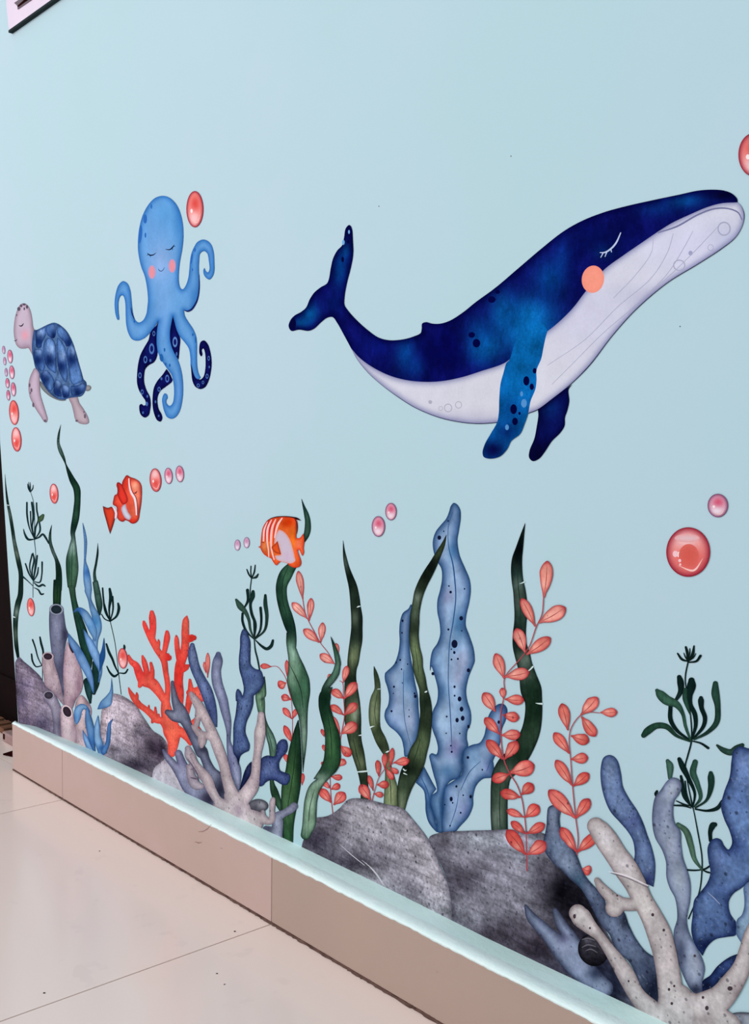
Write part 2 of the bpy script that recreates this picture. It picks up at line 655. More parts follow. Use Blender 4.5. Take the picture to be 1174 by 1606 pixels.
lip = mesh('ledge_lip', *strip(0, 5), LEDGEB, parent=sk)
top_ = mesh('ledge_top', *strip(5, 6), LEDGE, parent=sk)
for o in (lip, top_):
    o.data.polygons.foreach_set('use_smooth', [True] * len(o.data.polygons))
# dirty mortar line along the foot of the skirting
ml, x = [], XE + .001
while x < 1.6:
    t_ = np.interp(x, [XE, -.9, -.3], [.35, 1.0, 1.25])
    ml.append((x, t_ * (.0016 + random.uniform(-.0009, .0011)), .0022 + t_ * random.uniform(-.0004, .0016)))
    x += random.uniform(.002, .006)
vv, ff = [], []
for i, (x, d, h) in enumerate(ml):
    vv += [(x, YS - d, .0002), (x, YS - d * .5, h * .6), (x, YS - .0001, h), (x, YS + .004, h)]
    if i:
        k = 4 * i
        ff += [(k - 4 + c, k + c, k + c + 1, k - 3 + c) for c in range(3)]
mesh('mortar_line', vv, ff, GROUT, parent=sk)

# beyond the wall's left end: dark door, mat, stone block, rubber wedge
dr = mesh('door_1', *box(-2.9, -1.80, .885, .925, 0.0, 2.2), DOORM, kind='structure', bevel=.003)
mesh('door_rail', *box(-2.9, -1.80, .880, .886, 0.02, 0.10), DOORM, parent=dr)


bm = mesh('door_mat', *box(-2.45, -2.085, .838, .876, 0.0003, .008), MATM, bevel=.003,
          label='brown mat at the foot of the dark door past the wall end', cat='mat')
for i in range(9):
    x = -2.44 + i * .04
    mesh('mat_rib', *box(x, x + .022, .840, .874, .007, .0115), MATM, parent=bm)
p = on_floor([(12, 1167)])[0]
st = mesh('stone_block', *box(p[0] - .028, p[0] + .03, p[1], p[1] + .02, 0.0002, .02), STONE, bevel=.003,
          label='small pinkish stone block on the floor past the wall end', cat='block')
mesh('dark_notch', *box(p[0] - .021, p[0] - .014, p[1] - .0008, p[1] + .0012, .006, .017), RUBBER, parent=st)
p = on_floor([(4.2, 1184.5), (20, 1186.5), (20, 1180)])
v0 = [(p[0, 0], p[0, 1], .0004), (p[1, 0] + .01, p[1, 1], .0004), (p[2, 0] + .02, p[2, 1] + .012, .0004), (p[0, 0] + .002, p[0, 1] + .006, .0004)]
v1 = [(v0[0][0] + .001, v0[0][1], .004), (v0[1][0], v0[1][1] + .001, .0125), (v0[2][0], v0[2][1], .0125), (v0[3][0] + .001, v0[3][1], .002)]
mesh('rubber_wedge', v0 + v1, [(3, 2, 1, 0), (4, 5, 6, 7), (0, 1, 5, 4), (1, 2, 6, 5), (2, 3, 7, 6), (3, 0, 4, 7)], RUBBER, bevel=.0008,
     label='dark brown rubber wedge lying on the floor by the skirting end', cat='door wedge')

# white shallow wall box high on the left, dark lower edge
pb = on_plane_y([(19.7, 53)], YW)[0]
zb, xb = pb[2], pb[0]
dep = .0072
yf = YW - dep
body = []
for z, dx in ((zb + .004, 0), (zb + .012, -.004), (zb + .05, -.012), (zb + .12, -.02), (zb + .30, -.024)):
    body += [(xb + .004 + dx, YW, z), (xb - .002 + dx, yf + .003, z), (xb + .003 + dx, yf, z), (xb + .9, yf, z), (xb + .9, YW, z)]
fc = []
for i in range(4):
    for j in range(5):
        fc.append((i * 5 + j, i * 5 + (j + 1) % 5, (i + 1) * 5 + (j + 1) % 5, (i + 1) * 5 + j))
fc += [(4, 3, 2, 1, 0), (20, 21, 22, 23, 24)]
wb = mesh('wall_cabinet', body, [q[::-1] for q in fc], WHITEP, label='white shallow wall box with dark lower edge at the top left corner', cat='wall box')
mesh('lower_edge', *box(xb, xb + .9, yf - .0005, YW, zb, zb + .0042), DARKP, parent=wb)
d0 = on_plane_y([(22, 4.5), (27, 9), (27.5, 14.5), (48, .5), (75, -19), (50, -20), (45, -11)], yf - .0015)
nn = len(d0)
vv = [tuple(a) for a in d0] + [(a[0], yf + .001, a[2]) for a in d0]
mesh('handle', vv, [tuple(range(nn))[::-1]] + [(i, (i + 1) % nn, (i + 1) % nn + nn, i + nn) for i in range(nn)], GREYP, parent=wb)
d1 = on_plane_y([(27, 9.2), (28, 11), (46, -2), (72, -20), (62, -20), (41, -3.5)], yf - .0022)
mesh('handle_slot', [tuple(a) for a in d1], [tuple(range(len(d1)))[::-1]], RUBBER, parent=wb)

# scuffs on the skirting face
for pts in (((311, 1304.5), (318, 1304), (325, 1300), (331, 1293)), ((305, 1320), (311, 1322), (316, 1321)), ((345, 1330), (349, 1331)), ((684, 1522), (686, 1526))):
    q = on_plane_y(pts, YS - .0003)
    v2 = []
    for i, a in enumerate(q):
        w_ = .0009 * (1 - abs(2 * i / (len(q) - 1) - 1) * .7)
        v2 += [(a[0], YS - .0003, a[2] + w_), (a[0], YS - .0003, a[2] - w_)]
    mesh('scuff_mark', v2, [(2 * i, 2 * i + 1, 2 * i + 3, 2 * i + 2) for i in range(len(q) - 1)], SCUFF, parent=sk)

# two tiny marks on the wall
for x, y, s in ((594, 323.5, 1.0), (801, 245, .9), (1066, 512, .8)):
    p = on_plane_y([(x, y)], YW)[0]
    s *= .0009
    mesh('wall_nick', [(p[0] - s, YW - .0001, p[2]), (p[0], YW - .0001, p[2] - s), (p[0] + s, YW - .0001, p[2]), (p[0], YW - .0001, p[2] + s)], [(0, 1, 2, 3)], SPECKM, parent=wall)

# ------------------------------------------------------------------ wall stickers
def root(name, loops, col, layer, label, cat, mat=None, group=None, **kw):
    return paint(name, loops, col, layer, mat or WATER, label=label, cat=cat, group=group, **kw)


def strokes(name, lst, col, parent, sub=1, mat=None, **kw):
    return [detail(name, stroke(s), col, parent, sub, mat, g=9, **kw) for s in lst]


def spots(name, lst, crop, col, parent, sub=2, **kw):
    for e in lst:
        rx, ry = (e[2], e[3]) if len(e) > 3 else (e[2], e[2] * 1.15)
        detail(name, ell(e[0], e[1], rx, ry, e[4] if len(e) > 4 else 0, crop), col, parent, sub, g=9, **kw)


def rings(name, lst, crop, col, parent, sub=2, t=.62):
    for e in lst:
        rx, ry = (e[2], e[3]) if len(e) > 3 else (e[2], e[2])
        detail(name, ell(e[0], e[1], rx, ry, 0, crop), col, parent, sub, cuts=[ell(e[0], e[1], rx * t, ry * t, 0, crop)], g=9)


# ---- whale
navy, blue, deep = (8, 12, 92), (0, 98, 178), (2, 0, 62)
whale = root('whale', loop(
    '@W 315,38 300,55 293,95 285,130 262,155 243,190 232,235 222,290 213,308 185,325 155,350 135,380 118,418 95,438 65,455 45,478 38,505 50,525 85,520 '
    '130,525 155,515 190,483 215,465 240,462 262,490 290,540 325,605 350,652 400,715 460,770 540,830 620,880 720,922 800,942 890,953 980,950 '
    '@H 170,1240 240,1214 280,1198 340,1155 420,1090 500,1010 600,880 700,770 830,660 960,580 1060,515 1120,465 1150,410 1155,365 1140,330 1127,318! '
    '1125,303 1105,282 1070,268 1020,264 960,268 880,285 770,308 650,335 560,360 470,395 390,440 300,510 200,595 100,680 '
    '@W 900,392 840,440 780,478 735,492 700,492 670,485 652,492 650,515 645,535 610,552 560,565 500,568 450,555 400,520 350,475 310,430 295,405 295,370 305,310 325,230 335,170 333,100 330,60 323,42'),
    navy, 4, 'large dark blue whale with white belly and closed eye', 'whale sticker', mat=DEEP, edge=deep, ew=3, ea=.85,
    crop='H', blobs=[(250, 800, 110, 90, blue), (230, 880, 100, 90, blue, 1), (330, 640, 70, 80, (0, 66, 150), .8), (390, 560, 40, 90, (0, 58, 140), .6), (130, 790, 50, 90, (0, 90, 172), .8),
                     (60, 930, 70, 60, (0, 92, 165), .85), (30, 860, 60, 60, (0, 70, 150), .6), (900, 310, 90, 34, (0, 66, 142), .9), (780, 345, 80, 36, (4, 44, 122), .7), (520, 480, 120, 70, (4, 14, 84), .8),
                     (560, 530, 40, 30, (0, 48, 120), .6), (1060, 285, 60, 24, (2, 6, 40), .9), (430, 600, 40, 80, (4, 10, 84), .6),
                     ('W', 575, 625, 48, 90, (0, 68, 148), .8), ('W', 630, 690, 40, 50, (0, 60, 140), .6), ('W', 450, 590, 70, 60, (4, 16, 104), .8), ('W', 135, 445, 42, 50, (0, 88, 165), .9),
                     ('W', 95, 490, 40, 26, (0, 84, 160), .8), ('W', 50, 500, 18, 40, (4, 8, 60), .9), ('W', 275, 240, 40, 90, (0, 62, 140), .85), ('W', 300, 150, 24, 40, (0, 78, 150), .7),
                     ('W', 255, 400, 60, 50, (2, 24, 104), .7), ('W', 315, 70, 22, 40, (6, 12, 60), .8), ('W', 760, 620, 110, 120, (2, 4, 76), .85), ('W', 920, 610, 60, 70, (0, 72, 150), .7)])
belly = detail('belly', loop(
    '@W 325,605! 360,645 420,690 500,730 580,752 660,760 740,757 830,740 920,712 1040,668 @H 200,940 260,900 320,865 370,825 430,765 480,700 560,605 640,545 720,490 790,442! 850,405 920,372 1000,338 1060,322 1127,318! '
    '1140,330 1153,365 1149,410 1119,464 1059,513 959,578 829,658 699,768 599,878 499,1007 419,1088 339,1152 280,1195 240,1211 170,1237 @W 980,947 890,950 800,939 720,919 620,877 540,827 460,768 400,713 350,650'),
    (214, 210, 226), whale, 2, edge=(112, 112, 164), ew=2.6, ea=.75, crop='H', label='white belly and throat',
    blobs=[(900, 500, 220, 140, (214, 208, 238), .8), (500, 800, 200, 160, (206, 200, 230), .6), (760, 720, 130, 50, (176, 170, 206), .5), (1080, 470, 90, 70, (190, 190, 222), .6), (100, 1150, 160, 100, (214, 210, 222), .7), ('W', 900, 930, 200, 40, (186, 182, 206), .6)])
strokes('mouth_line', ['@H 790,447,4 870,420,7 960,370,7 1030,345,7 1090,345,6 1130,362,6 1146,392,4'], (118, 118, 160), belly, 3)
strokes('throat_groove', ['@H 770,470,2 762,530,2.2 700,620,2.2 600,725,2', '@H 855,450,2.2 830,530,2.6 760,640,2.6 620,760,2.6 480,900,2.2 320,1010,2',
                          '@H 938,440,2.2 900,510,2.6 830,620,2.6 700,750,2.6 560,870,2.6 420,1010,2.2 340,1090,2', '@H 1045,420,2 960,510,2.6 880,590,2.6 760,700,2'], (172, 170, 198), belly, 3)
rings('belly_ring', [(1070, 430, 28, 30), (880, 585, 26, 24), (1013, 510, 13, 14)], 'H', (170, 168, 198), belly, 3, .82)
rings('belly_ring', [(772, 880, 19, 20), (820, 866, 16, 17), (738, 882, 10, 11)], 'W', (180, 176, 196), belly, 3, .78)
spots('belly_spot', [(928, 533, 9, 10)], 'H', (160, 158, 196), belly, 3)
spots('belly_spot', [(690, 853, 9, 9)], 'W', (176, 172, 192), belly, 3)
farf = detail('far_flipper', loop('@H 425,1090! 410,1112 413,1160 405,1200 395,1230 393,1265 375,1295 340,1330 310,1375 285,1405 258,1415 243,1400 245,1370 265,1320 275,1270 282,1220 280,1198! 340,1152'),
              (6, 14, 82), whale, -2, DEEP, edge=(2, 0, 44), ew=3, crop='H', blobs=[(330, 1190, 40, 40, (4, 40, 116), .8), (280, 1380, 60, 60, (4, 0, 44), .9)])
flip = detail('near_flipper', loop('@H 160,985 147,1000 135,1040 122,1090 117,1150 115,1210 108,1250 80,1300 55,1345 46,1380 52,1398 80,1405 120,1395 150,1365 168,1330 205,1300 225,1255 240,1210 250,1160 270,1110 '
              '275,1070 275,1030 295,980 305,930 315,885 322,862! 300,830 240,830 190,900'), (0, 94, 172), whale, 4, DEEP, crop='H',
              edge=None, blobs=[(250, 840, 90, 60, blue, .9), (190, 1000, 60, 120, (0, 100, 180), .8), (170, 1200, 50, 60, (0, 66, 146), .8), (150, 1290, 50, 40, (2, 36, 110), .85), (90, 1370, 60, 50, (2, 4, 60), .95)])
spots('flipper_spot', [(232, 1075, 13, 20), (267, 1032, 8, 12), (255, 1100, 9, 14), (178, 1195, 14, 21), (203, 1213, 5, 7), (184, 1247, 12, 16)], 'H', (2, 4, 62), flip, 5)
spots('pale_flipper_spot', [(222, 1170, 12, 18), (212, 1130, 6, 11), (150, 1272, 8, 12)], 'H', (78, 142, 208), flip, 5)
spots('back_spot', [(85, 730, 16, 14), (110, 697, 10, 9), (0, 880, 14, 12), (20, 915, 16, 18)], 'H', (4, 4, 70), whale, 1)
spots('tail_spot', [(287, 197, 6, 13), (312, 115, 6, 9), (60, 492, 12, 26)], 'W', (2, 6, 60), whale, 1)
spots('pale_tail_spot', [(316, 70, 4, 9), (290, 118, 6, 12)], 'W', (110, 170, 225), whale, 1)
detail('cheek', ell(514, 644, 47, 58, 8, 'H'), (250, 152, 132), whale, 4, edge=(240, 136, 118), ew=2, ea=.5, label='round coral pink cheek')
strokes('eyelash', ['@H 632,447,4 612,490,7 590,515,7 565,530,6 543,531,3', '@H 590,515,5 593,530,3', '@H 574,526,5 565,549,3', '@H 558,531,5 547,552,3'], (186, 196, 232), whale, 3)

# ---- octopus
ob = (96, 158, 222)
octo = root('octopus', loop(
    '@A 560,160 620,175 680,230 720,310 745,420 750,540 740,650 718,770 708,880 710,960 725,1010 745,1020 770,990 795,920 805,840 812,760 825,690 850,630 880,585 930,562 975,575 1010,615 1030,690 1035,780 1035,850 '
    '1020,900 990,930 960,915 938,880 935,840 945,825 955,850 975,865 990,840 985,760 970,690 940,668 905,690 895,760 893,850 900,940 895,1040 880,1120 '
    '@B 850,59 820,100 790,108 755,98! 765,150 800,210 840,270 865,330 875,400 875,480 875,560 880,630 895,690 910,715! 890,735 860,735 835,690 818,610 815,530 800,450 760,390 722,345 690,280 665,190 655,150! '
    '640,220 628,300 635,400 660,470 695,540 720,610 740,700 748,820 740,930 715,1030 680,1080 640,1097 600,1080 575,1030 560,970 555,920 565,880 580,862 600,875 605,905 594,928 597,955 625,978 650,955 663,900 665,820 '
    '655,740 640,690 605,640 570,590 535,530 510,460 503,380 508,290 520,195! 480,260 440,310 390,355 330,378 280,365 245,310 225,230 220,150 218,60 @A 215,1140 205,1095 190,1075 170,1085 155,1130 152,1174 '
    '@B 155,120 160,165 158,185 145,185 130,150 120,90 118,20 @A 130,1050 155,980 195,945 235,965 262,1030 272,1110 @B 278,60 290,140 310,190 340,210 380,190 410,130 420,60 @A 425,1120 415,1000 395,900 365,820 345,740 '
    '333,650 335,540 350,430 380,330 430,240 490,180', .9), ob, 4, 'light blue octopus with pink cheeks and curled arms', 'octopus sticker', edge=(30, 100, 184), ew=2.4, ea=.9, crop='A', g=1.5, mat=SOFT,
    blobs=[(540, 780, 110, 200, (150, 180, 236), .75), (560, 330, 130, 120, (78, 152, 218), .7), (480, 440, 90, 200, (104, 160, 226), .5), (560, 1150, 90, 200, (124, 174, 234), .6), (1000, 700, 40, 160, (112, 164, 226), .5),
           ('B', 700, 850, 70, 160, (112, 160, 228), .6), ('B', 640, 1050, 60, 60, (84, 150, 214), .6), ('B', 260, 230, 60, 100, (112, 168, 230), .5), ('A', 700, 400, 40, 180, (58, 132, 204), .7), ('B', 450, 120, 60, 200, (78, 142, 212), .6),
           ('A', 850, 1080, 50, 90, (56, 124, 200), .7), ('B', 560, 200, 40, 240, (96, 152, 220), .6)])
da = (12, 18, 92)
arms = ['@B 522,195! 500,240 470,270 445,310 430,370 390,440 355,510 335,590 325,680 325,770 345,840 375,890 400,930 405,965 385,975 365,960 348,970 345,1010 360,1060 395,1085 430,1065 445,1010 450,950 440,890 410,830 390,760 '
        '390,690 400,640 430,605 480,575 505,530 513,480 505,400 508,290',
        '@B 655,150! 640,220 628,300 632,390 660,475 706,552! 715,450 720,355 690,280',
        '@B 595,638! 560,690 510,750 480,810 468,890 468,980 485,1060 510,1110 540,1122 556,1095 550,1055 525,1010 512,950 515,890 540,840 590,800 645,755 650,735! 625,680',
        '@B 820,590! 825,680 835,750 860,800 905,823 950,805 985,740 1005,650 1010,570 1000,490 975,410 940,375 910,390 897,440 900,500 915,522 925,505 920,460 935,450 950,490 955,560 952,640 935,710 905,735 870,725 845,680 830,620']
am = [detail('underside_arm', loop(a, .9), da, octo, 1, edge=(6, 2, 58), ew=1.6, label='dark navy arm with suckers', mat=DEEP) for a in arms]
strokes('arm_dark_edge', ['@B 757,97,5 790,106,14 825,90,16 855,50,14 875,10,12 890,-50,10 897,-130,8 895,-230,4', '@B 268,70,4 280,130,10 300,180,6'], (16, 30, 104), octo, 1)  # dark printed bands along the arm undersides
rings('sucker', [(460, 452, 24, 50), (480, 312, 13, 24), (402, 552, 17, 34), (352, 697, 15, 27), (372, 850, 13, 24)], 'B', (70, 112, 186), am[0], 3, .6)
rings('sucker', [(675, 390, 22, 48)], 'B', (84, 132, 200), am[1], 3, .6)
rings('sucker', [(603, 727, 18, 36), (528, 825, 14, 22)], 'B', (70, 112, 186), am[2], 3, .6)
rings('sucker', [(970, 705, 13, 23), (985, 540, 11, 22), (932, 762, 11, 16), (888, 790, 14, 18)], 'B', (70, 112, 186), am[3], 3, .6)
spots('sucker_dot', [(448, 560, 10, 14), (420, 890, 8, 14), (415, 960, 12, 20), (380, 1040, 8, 12), (550, 728, 9, 14), (690, 500, 8, 18), (495, 940, 7, 14), (990, 620, 7, 12), (525, 1070, 7, 10)], 'B', (62, 100, 176), octo, 4)
spots('head_spot', [(400, 372, 17, 43), (355, 515, 17, 84, 5), (457, 258, 8, 22), (402, 522, 8, 24), (857, 658, 10, 18), (828, 738, 9, 52, 8), (835, 840, 6, 14)], 'A', (40, 104, 192), octo, 1)
spots('arm_spot', [(578, 462, 8, 18), (550, 535, 18, 36, -8), (588, 595, 8, 16), (626, 605, 8, 16), (838, 322, 8, 14), (864, 370, 7, 30), (300, 200, 7, 16)], 'B', (30, 96, 176), octo, 2)
for x, y in ((462, 862), (648, 805)):
    detail('cheek', ell(x, y, 33, 62, 0, 'A'), (240, 142, 148), octo, 1, edge=(190, 150, 190), ew=1.8, ea=.75, label='soft pink cheek')
strokes('closed_eye', ['@A 500,684,3 472,704,10 444,706,12 420,688,5', '@A 432,698,7 414,708,3', '@A 446,706,6 447,724,3', '@A 586,652,4 625,655,10 650,636,12 668,610,4', '@A 648,638,7 652,660,3', '@A 660,625,6 679,624,3'], (14, 20, 60), octo, 1)
strokes('smile', ['@A 520,830,3 530,848,6 548,853,6 565,842,5 577,818,3'], (24, 40, 90), octo, 1)

# ---- turtle
skin, skine = (192, 172, 192), (128, 106, 120)
turtle = root('turtle', loop('@T 335,355 320,420 312,500 315,580 330,660 345,720 375,770 395,830 420,880 460,940 510,990 560,1020 620,1030 670,1015 740,1005 790,995 825,950 840,900 835,860 810,830 790,760 765,680 740,590 '
              '715,500 690,440 650,370 600,320 555,292 520,285 460,305 400,335 355,355', .9), (76, 110, 160), 4, 'small turtle with mottled blue shell swimming left', 'turtle sticker', mat=SHELL, edge=(30, 60, 120), ew=2, g=1.5)
head = detail('head', loop('@T 230,97 200,108 170,160 150,220 138,300 135,380 145,450 160,500 195,532 240,535 275,530 295,560 322,610! 335,520 345,450 340,370 322,320 315,260 300,180 280,130 255,105', .9), skin, turtle, -2,
              edge=skine, ew=1.6, crop='T', g=1.4, blobs=[(245, 405, 34, 48, (236, 150, 166), .75), (250, 510, 70, 40, (160, 138, 160), .6), (220, 230, 60, 110, (200, 180, 202), .5), (325, 420, 24, 120, (120, 100, 118), .6)])
spots('head_spot', [(185, 152, 16, 20), (208, 122, 12, 14), (236, 108, 16, 11), (238, 150, 8, 15), (264, 132, 11, 18), (165, 212, 6, 8)], 'T', (88, 76, 96), head, -1)
strokes('closed_eye', ['@T 184,310,4 205,318,12 221,308,11 231,290,4'], (44, 36, 60), head, -1)
strokes('smile', ['@T 139,458,4 155,460,8 168,444,4'], (70, 50, 72), head, -1)
ff_ = detail('front_flipper', loop('@T 340,725 310,770 285,840 278,920 290,1000 320,1070 360,1140 400,1200 430,1245 450,1250 462,1220 445,1150 420,1070 395,980 388,900 385,820 380,770', .9), skin, turtle, 1, edge=skine, ew=1.6, g=1.4)
spots('flipper_spot', [(290, 890, 9, 20), (308, 938, 9, 20), (298, 965, 6, 12), (325, 1080, 10, 22), (440, 1235, 12, 14)], 'T', (104, 86, 106), ff_, 2)
hf_ = detail('hind_flipper', loop('@T 670,1012 695,1080 715,1160 730,1220 770,1258 830,1268 860,1255 862,1230 845,1180 810,1120 770,1060 745,1000', .9), (184, 166, 176), turtle, -2, edge=skine, ew=1.8, g=1.4)
spots('flipper_spot', [(825, 1190, 10, 22), (745, 1235, 14, 10), (815, 1150, 6, 9)], 'T', (104, 88, 104), hf_, -1)
detail('tail', loop('@T 832,895 868,892 884,910 872,938 836,945'), (150, 148, 150), turtle, -2, edge=(96, 90, 96), ew=1)
detail('shell_rim', loop('@T 392,850 395,905 440,962 510,1012 590,1040 640,1034 620,1015 540,1000 470,940 420,880'), (132, 140, 146), turtle, -1, edge=(84, 84, 92), ew=1.2)
sc = ['470,430 440,460 422,520 425,620 450,700 500,752 543,772 548,660 548,560 538,490 510,440', '560,430 552,500 556,600 562,700 590,790 640,860 660,800 650,680 640,560 610,480',
      '662,520 700,497 726,540 748,610 772,700 792,770 803,845 760,870 710,886 687,850 667,750 652,640 648,560', '348,440 352,370 400,345 440,330 448,400 436,430 412,480 400,525 360,525',
      '452,322 520,297 543,330 538,418 520,436 480,420 457,390', '558,304 620,342 668,410 698,480 652,516 622,470 572,420 552,370', '337,545 402,545 425,640 440,718 412,755 382,738 347,680',
      '440,742 500,790 528,850 518,920 490,948 440,900 402,820 402,780', '545,835 600,872 590,930 600,1000 542,988 522,948', '612,882 670,902 678,960 668,1000 622,1010 598,940', '690,900 760,890 800,870 828,882 818,940 780,978 702,990']
scb = [(480, 640), (600, 700), (700, 640), (380, 460), (535, 410), (670, 470), (370, 640), (430, 830), (560, 950), (630, 990), (760, 950)]
for i, s in enumerate(sc):
    lp = loop('@T ' + s, .9)
    c = lp.mean(0)
    b = scb[i]
    detail('scute', lp, (84, 126, 190), turtle, 2, SHELL, edge=(16, 38, 92), ew=1.0, ea=.75, g=1.3, crop='T',
           blobs=[(b[0], b[1], 60, 80, (8, 30, 88), .95), (b[0] + 20, b[1] - 100, 40, 60, (150, 180, 230), .7)])

# ---- clownfish
clown = root('clownfish', loop('@C 385,165 360,195 340,235 335,262! 310,240 290,238 280,265 290,310 285,355 262,370 250,410 245,465 280,490 285,560 290,605 320,635 350,640 370,625 400,635 440,660 480,650 505,620 520,540 535,440 '
              '540,330 535,270 510,225 470,200 425,185', .8), (210, 66, 46), 4, 'small orange clownfish with white bands', 'fish sticker', edge=(120, 22, 30), ew=1.3, g=1.2, crop='C',
              blobs=[(500, 380, 50, 150, (232, 130, 104), .8), (450, 560, 50, 60, (232, 110, 80), .6), (470, 270, 40, 50, (236, 190, 160), .55), (440, 630, 60, 30, (214, 44, 28), .8), (380, 260, 30, 60, (214, 50, 36), .8)])
detail('tail_fin', loop('@C 140,480! 190,498 235,488 262,520 275,570 265,610 245,680 215,766! 200,720 175,630 150,540', .8), (216, 66, 40), clown, -1, edge=(70, 14, 24), ew=1.3, g=1.2)
detail('white_band', loop('@C 236,486 265,500 286,540 281,600 265,612 264,550 250,512', .8), (226, 214, 230), clown, 1, label='white band at tail')
detail('white_band', loop('@C 330,500 370,460 385,500 400,540 430,590 415,622 380,612 348,570', .8), (206, 204, 222), clown, 1, edge=(150, 120, 140), ew=1, label='white band round the middle')
strokes('head_stripe', ['@C 408,200,10 412,270,14 430,340,20 465,400,22 480,480,18 485,570,12'], (232, 218, 226), clown, 1)
strokes('stripe_outline', ['@C 422,205,4 428,270,5 446,335,6 482,395,6 496,480,5 497,570,4'], (110, 36, 44), clown, 2)
detail('side_fin', loop('@C 295,242 330,258 370,330 395,400 390,440 350,465 320,430 296,370 300,300', .8), (226, 56, 44), clown, 3, edge=(110, 18, 28), ew=1, g=1.2)
strokes('closed_eye', ['@C 458,348,4 475,346,10 493,328,5', '@C 478,346,5 482,358,3'], (50, 20, 30), clown, 3)

# ---- butterfly fish
ang = root('butterfly_fish', loop('@G 430,765! 458,752 465,700 475,600 490,530 530,460 590,415 650,398 760,392 860,400 900,430 915,480 912,560 900,620 905,655 945,652 985,600! 995,640 1000,700 990,780 995,830 975,872 935,800 921,803 '
             '930,850 955,920 960,970 940,1005 880,1020 820,995 790,965 710,945 690,960 655,990 625,960 590,905 545,885 500,850 470,805 460,780', .8), (236, 98, 44), 6,
           'orange striped butterfly fish with white belly swimming left', 'fish sticker', edge=(190, 44, 30), ew=1.4, g=1.1, crop='G',
           blobs=[(820, 460, 70, 70, (214, 50, 10), .9), (760, 480, 60, 50, (222, 60, 18), .7), (870, 640, 36, 120, (244, 120, 30), .9), (930, 730, 40, 80, (232, 110, 84), .85), (900, 960, 60, 40, (232, 84, 36), .8),
                  (500, 760, 40, 70, (246, 150, 90), .8), (440, 765, 20, 20, (200, 180, 200), .9), (560, 520, 80, 120, (206, 46, 46), .6), (905, 500, 12, 70, (80, 20, 20), .7)])
bel = detail('white_belly', loop('@G 690,552! 740,572 790,622 830,692 860,790 880,880 890,935 840,968 790,962 710,942 660,918 642,872 708,862 690,780 672,705 640,735 636,680 650,620', .8), (204, 186, 204), ang, 1, edge=(222, 150, 140), ew=1, g=1.2, crop='G',
             blobs=[(800, 880, 60, 60, (206, 176, 204), .6)])
strokes('pale_stripe', ['@G 548,455,8 508,560,22 500,690,18', '@G 598,430,10 552,540,24 545,690,20 560,800,16 565,885,12', '@G 652,422,10 607,530,24 592,720,20 605,830,18 630,920,14', '@G 728,412,14 682,480,24 655,560,22 636,650,16'], (248, 196, 192), ang, 2)
strokes('red_stripe', ['@G 572,438,5 528,550,12 520,700,8', '@G 626,422,5 580,530,12 568,700,8', '@G 690,412,5 642,510,12 622,690,8 625,740,6'], (196, 40, 48), ang, 2)
detail('side_fin', loop('@G 600,765 635,735 672,692! 696,780 716,855! 660,842 620,815', .8), (230, 84, 34), ang, 3, edge=(120, 30, 20), ew=.8, g=1.2)
strokes('dark_fin_edge', ['@G 530,455,3 585,418,8 650,398,10 760,391,10 860,402,14 910,418,24 957,440,3', '@G 885,425,8 908,470,8 914,530,7 905,600,4'], (44, 14, 22), ang, 2)
strokes('closed_eye', ['@G 474,706,4 495,711,8 516,712,4'], (110, 40, 30), ang, 3)

# ---- bubbles
def bubble(c, crop, label, group, style, rot=0):
    x0, y0, k = CROP[crop]
    cx, cy, rx, ry = x0 + c[0] / k, y0 + c[1] / k, c[2] / k, c[3] / k
    big = rx > 10
    base, rim, core, lo = {'red': ((244, 150, 144), (140, 22, 44), (222, 74, 70), (246, 200, 204)),
                           'pink': ((232, 184, 200), (112, 52, 92), (212, 84, 116), (242, 222, 234)),
                           'lilac': ((216, 188, 212), (132, 92, 130), (200, 136, 172), (236, 222, 236))}[style]
    up = 1 if c[4] == 'u' else -1            # where the red core sits
    o = root('bubble', ell(cx, cy, rx, ry, rot), base, 5, label, 'bubble sticker', mat=PLAIN, group=group, edge=rim, ew=max(.6, rx * .1), ea=1.0, g=max(.7, rx / 12),
             blobs=[(cx + .05 * rx, cy - up * .28 * ry, rx * .62, ry * .5, core, .95), (cx - .1 * rx, cy + up * .5 * ry, rx * .62, ry * .38, lo, .9)])
    if rx > 5:
        detail('glint', ell(cx - .38 * rx, cy + .1 * ry, rx * .13, ry * .12), (252, 226, 228), o, 1, g=9)
        strokes('inner_arc', ['%f,%f,%f %f,%f,%f %f,%f,%f' % (cx - .45 * rx, cy + .55 * ry, .3, cx + .25 * rx, cy + .74 * ry, rx * .09, cx + .68 * rx, cy + .25 * ry, .3)], (250, 196, 190), o, 1)
    return o


bubble((306, 328.2, 13.3, 28.4, 'u'), 'X', 'red bubble beside the octopus head', None, 'red')
bubble((38, 548, 15, 40, 'u'), 'T', 'topmost tiny lilac bubble below the turtle chin', 'turtle bubbles', 'lilac', -4)
bubble((48, 657, 15, 40, 'u'), 'T', 'second tiny lilac bubble below the turtle chin', 'turtle bubbles', 'lilac', -4)
bubble((62, 765, 14, 42, 'u'), 'T', 'third tiny lilac bubble below the turtle chin', 'turtle bubbles', 'lilac', -4)
bubble((75, 870, 20, 50, 'u'), 'T', 'fourth small pink bubble down the left column under the turtle', 'turtle bubbles', 'pink', -4)
bubble((83, 987, 18, 52, 'u'), 'T', 'lowest small pink bubble of the left column under the turtle', 'turtle bubbles', 'pink', -4)
bubble((100, 612, 26, 66, 'u'), 'T', 'topmost pink bubble of the right column under the turtle', 'turtle bubbles', 'pink', -4)
bubble((117, 765, 26, 66, 'u'), 'T', 'middle pink bubble of the right column under the turtle', 'turtle bubbles', 'pink', -4)
bubble((132, 930, 25, 68, 'u'), 'T', 'lowest pink bubble of the right column under the turtle', 'turtle bubbles', 'pink', -4)
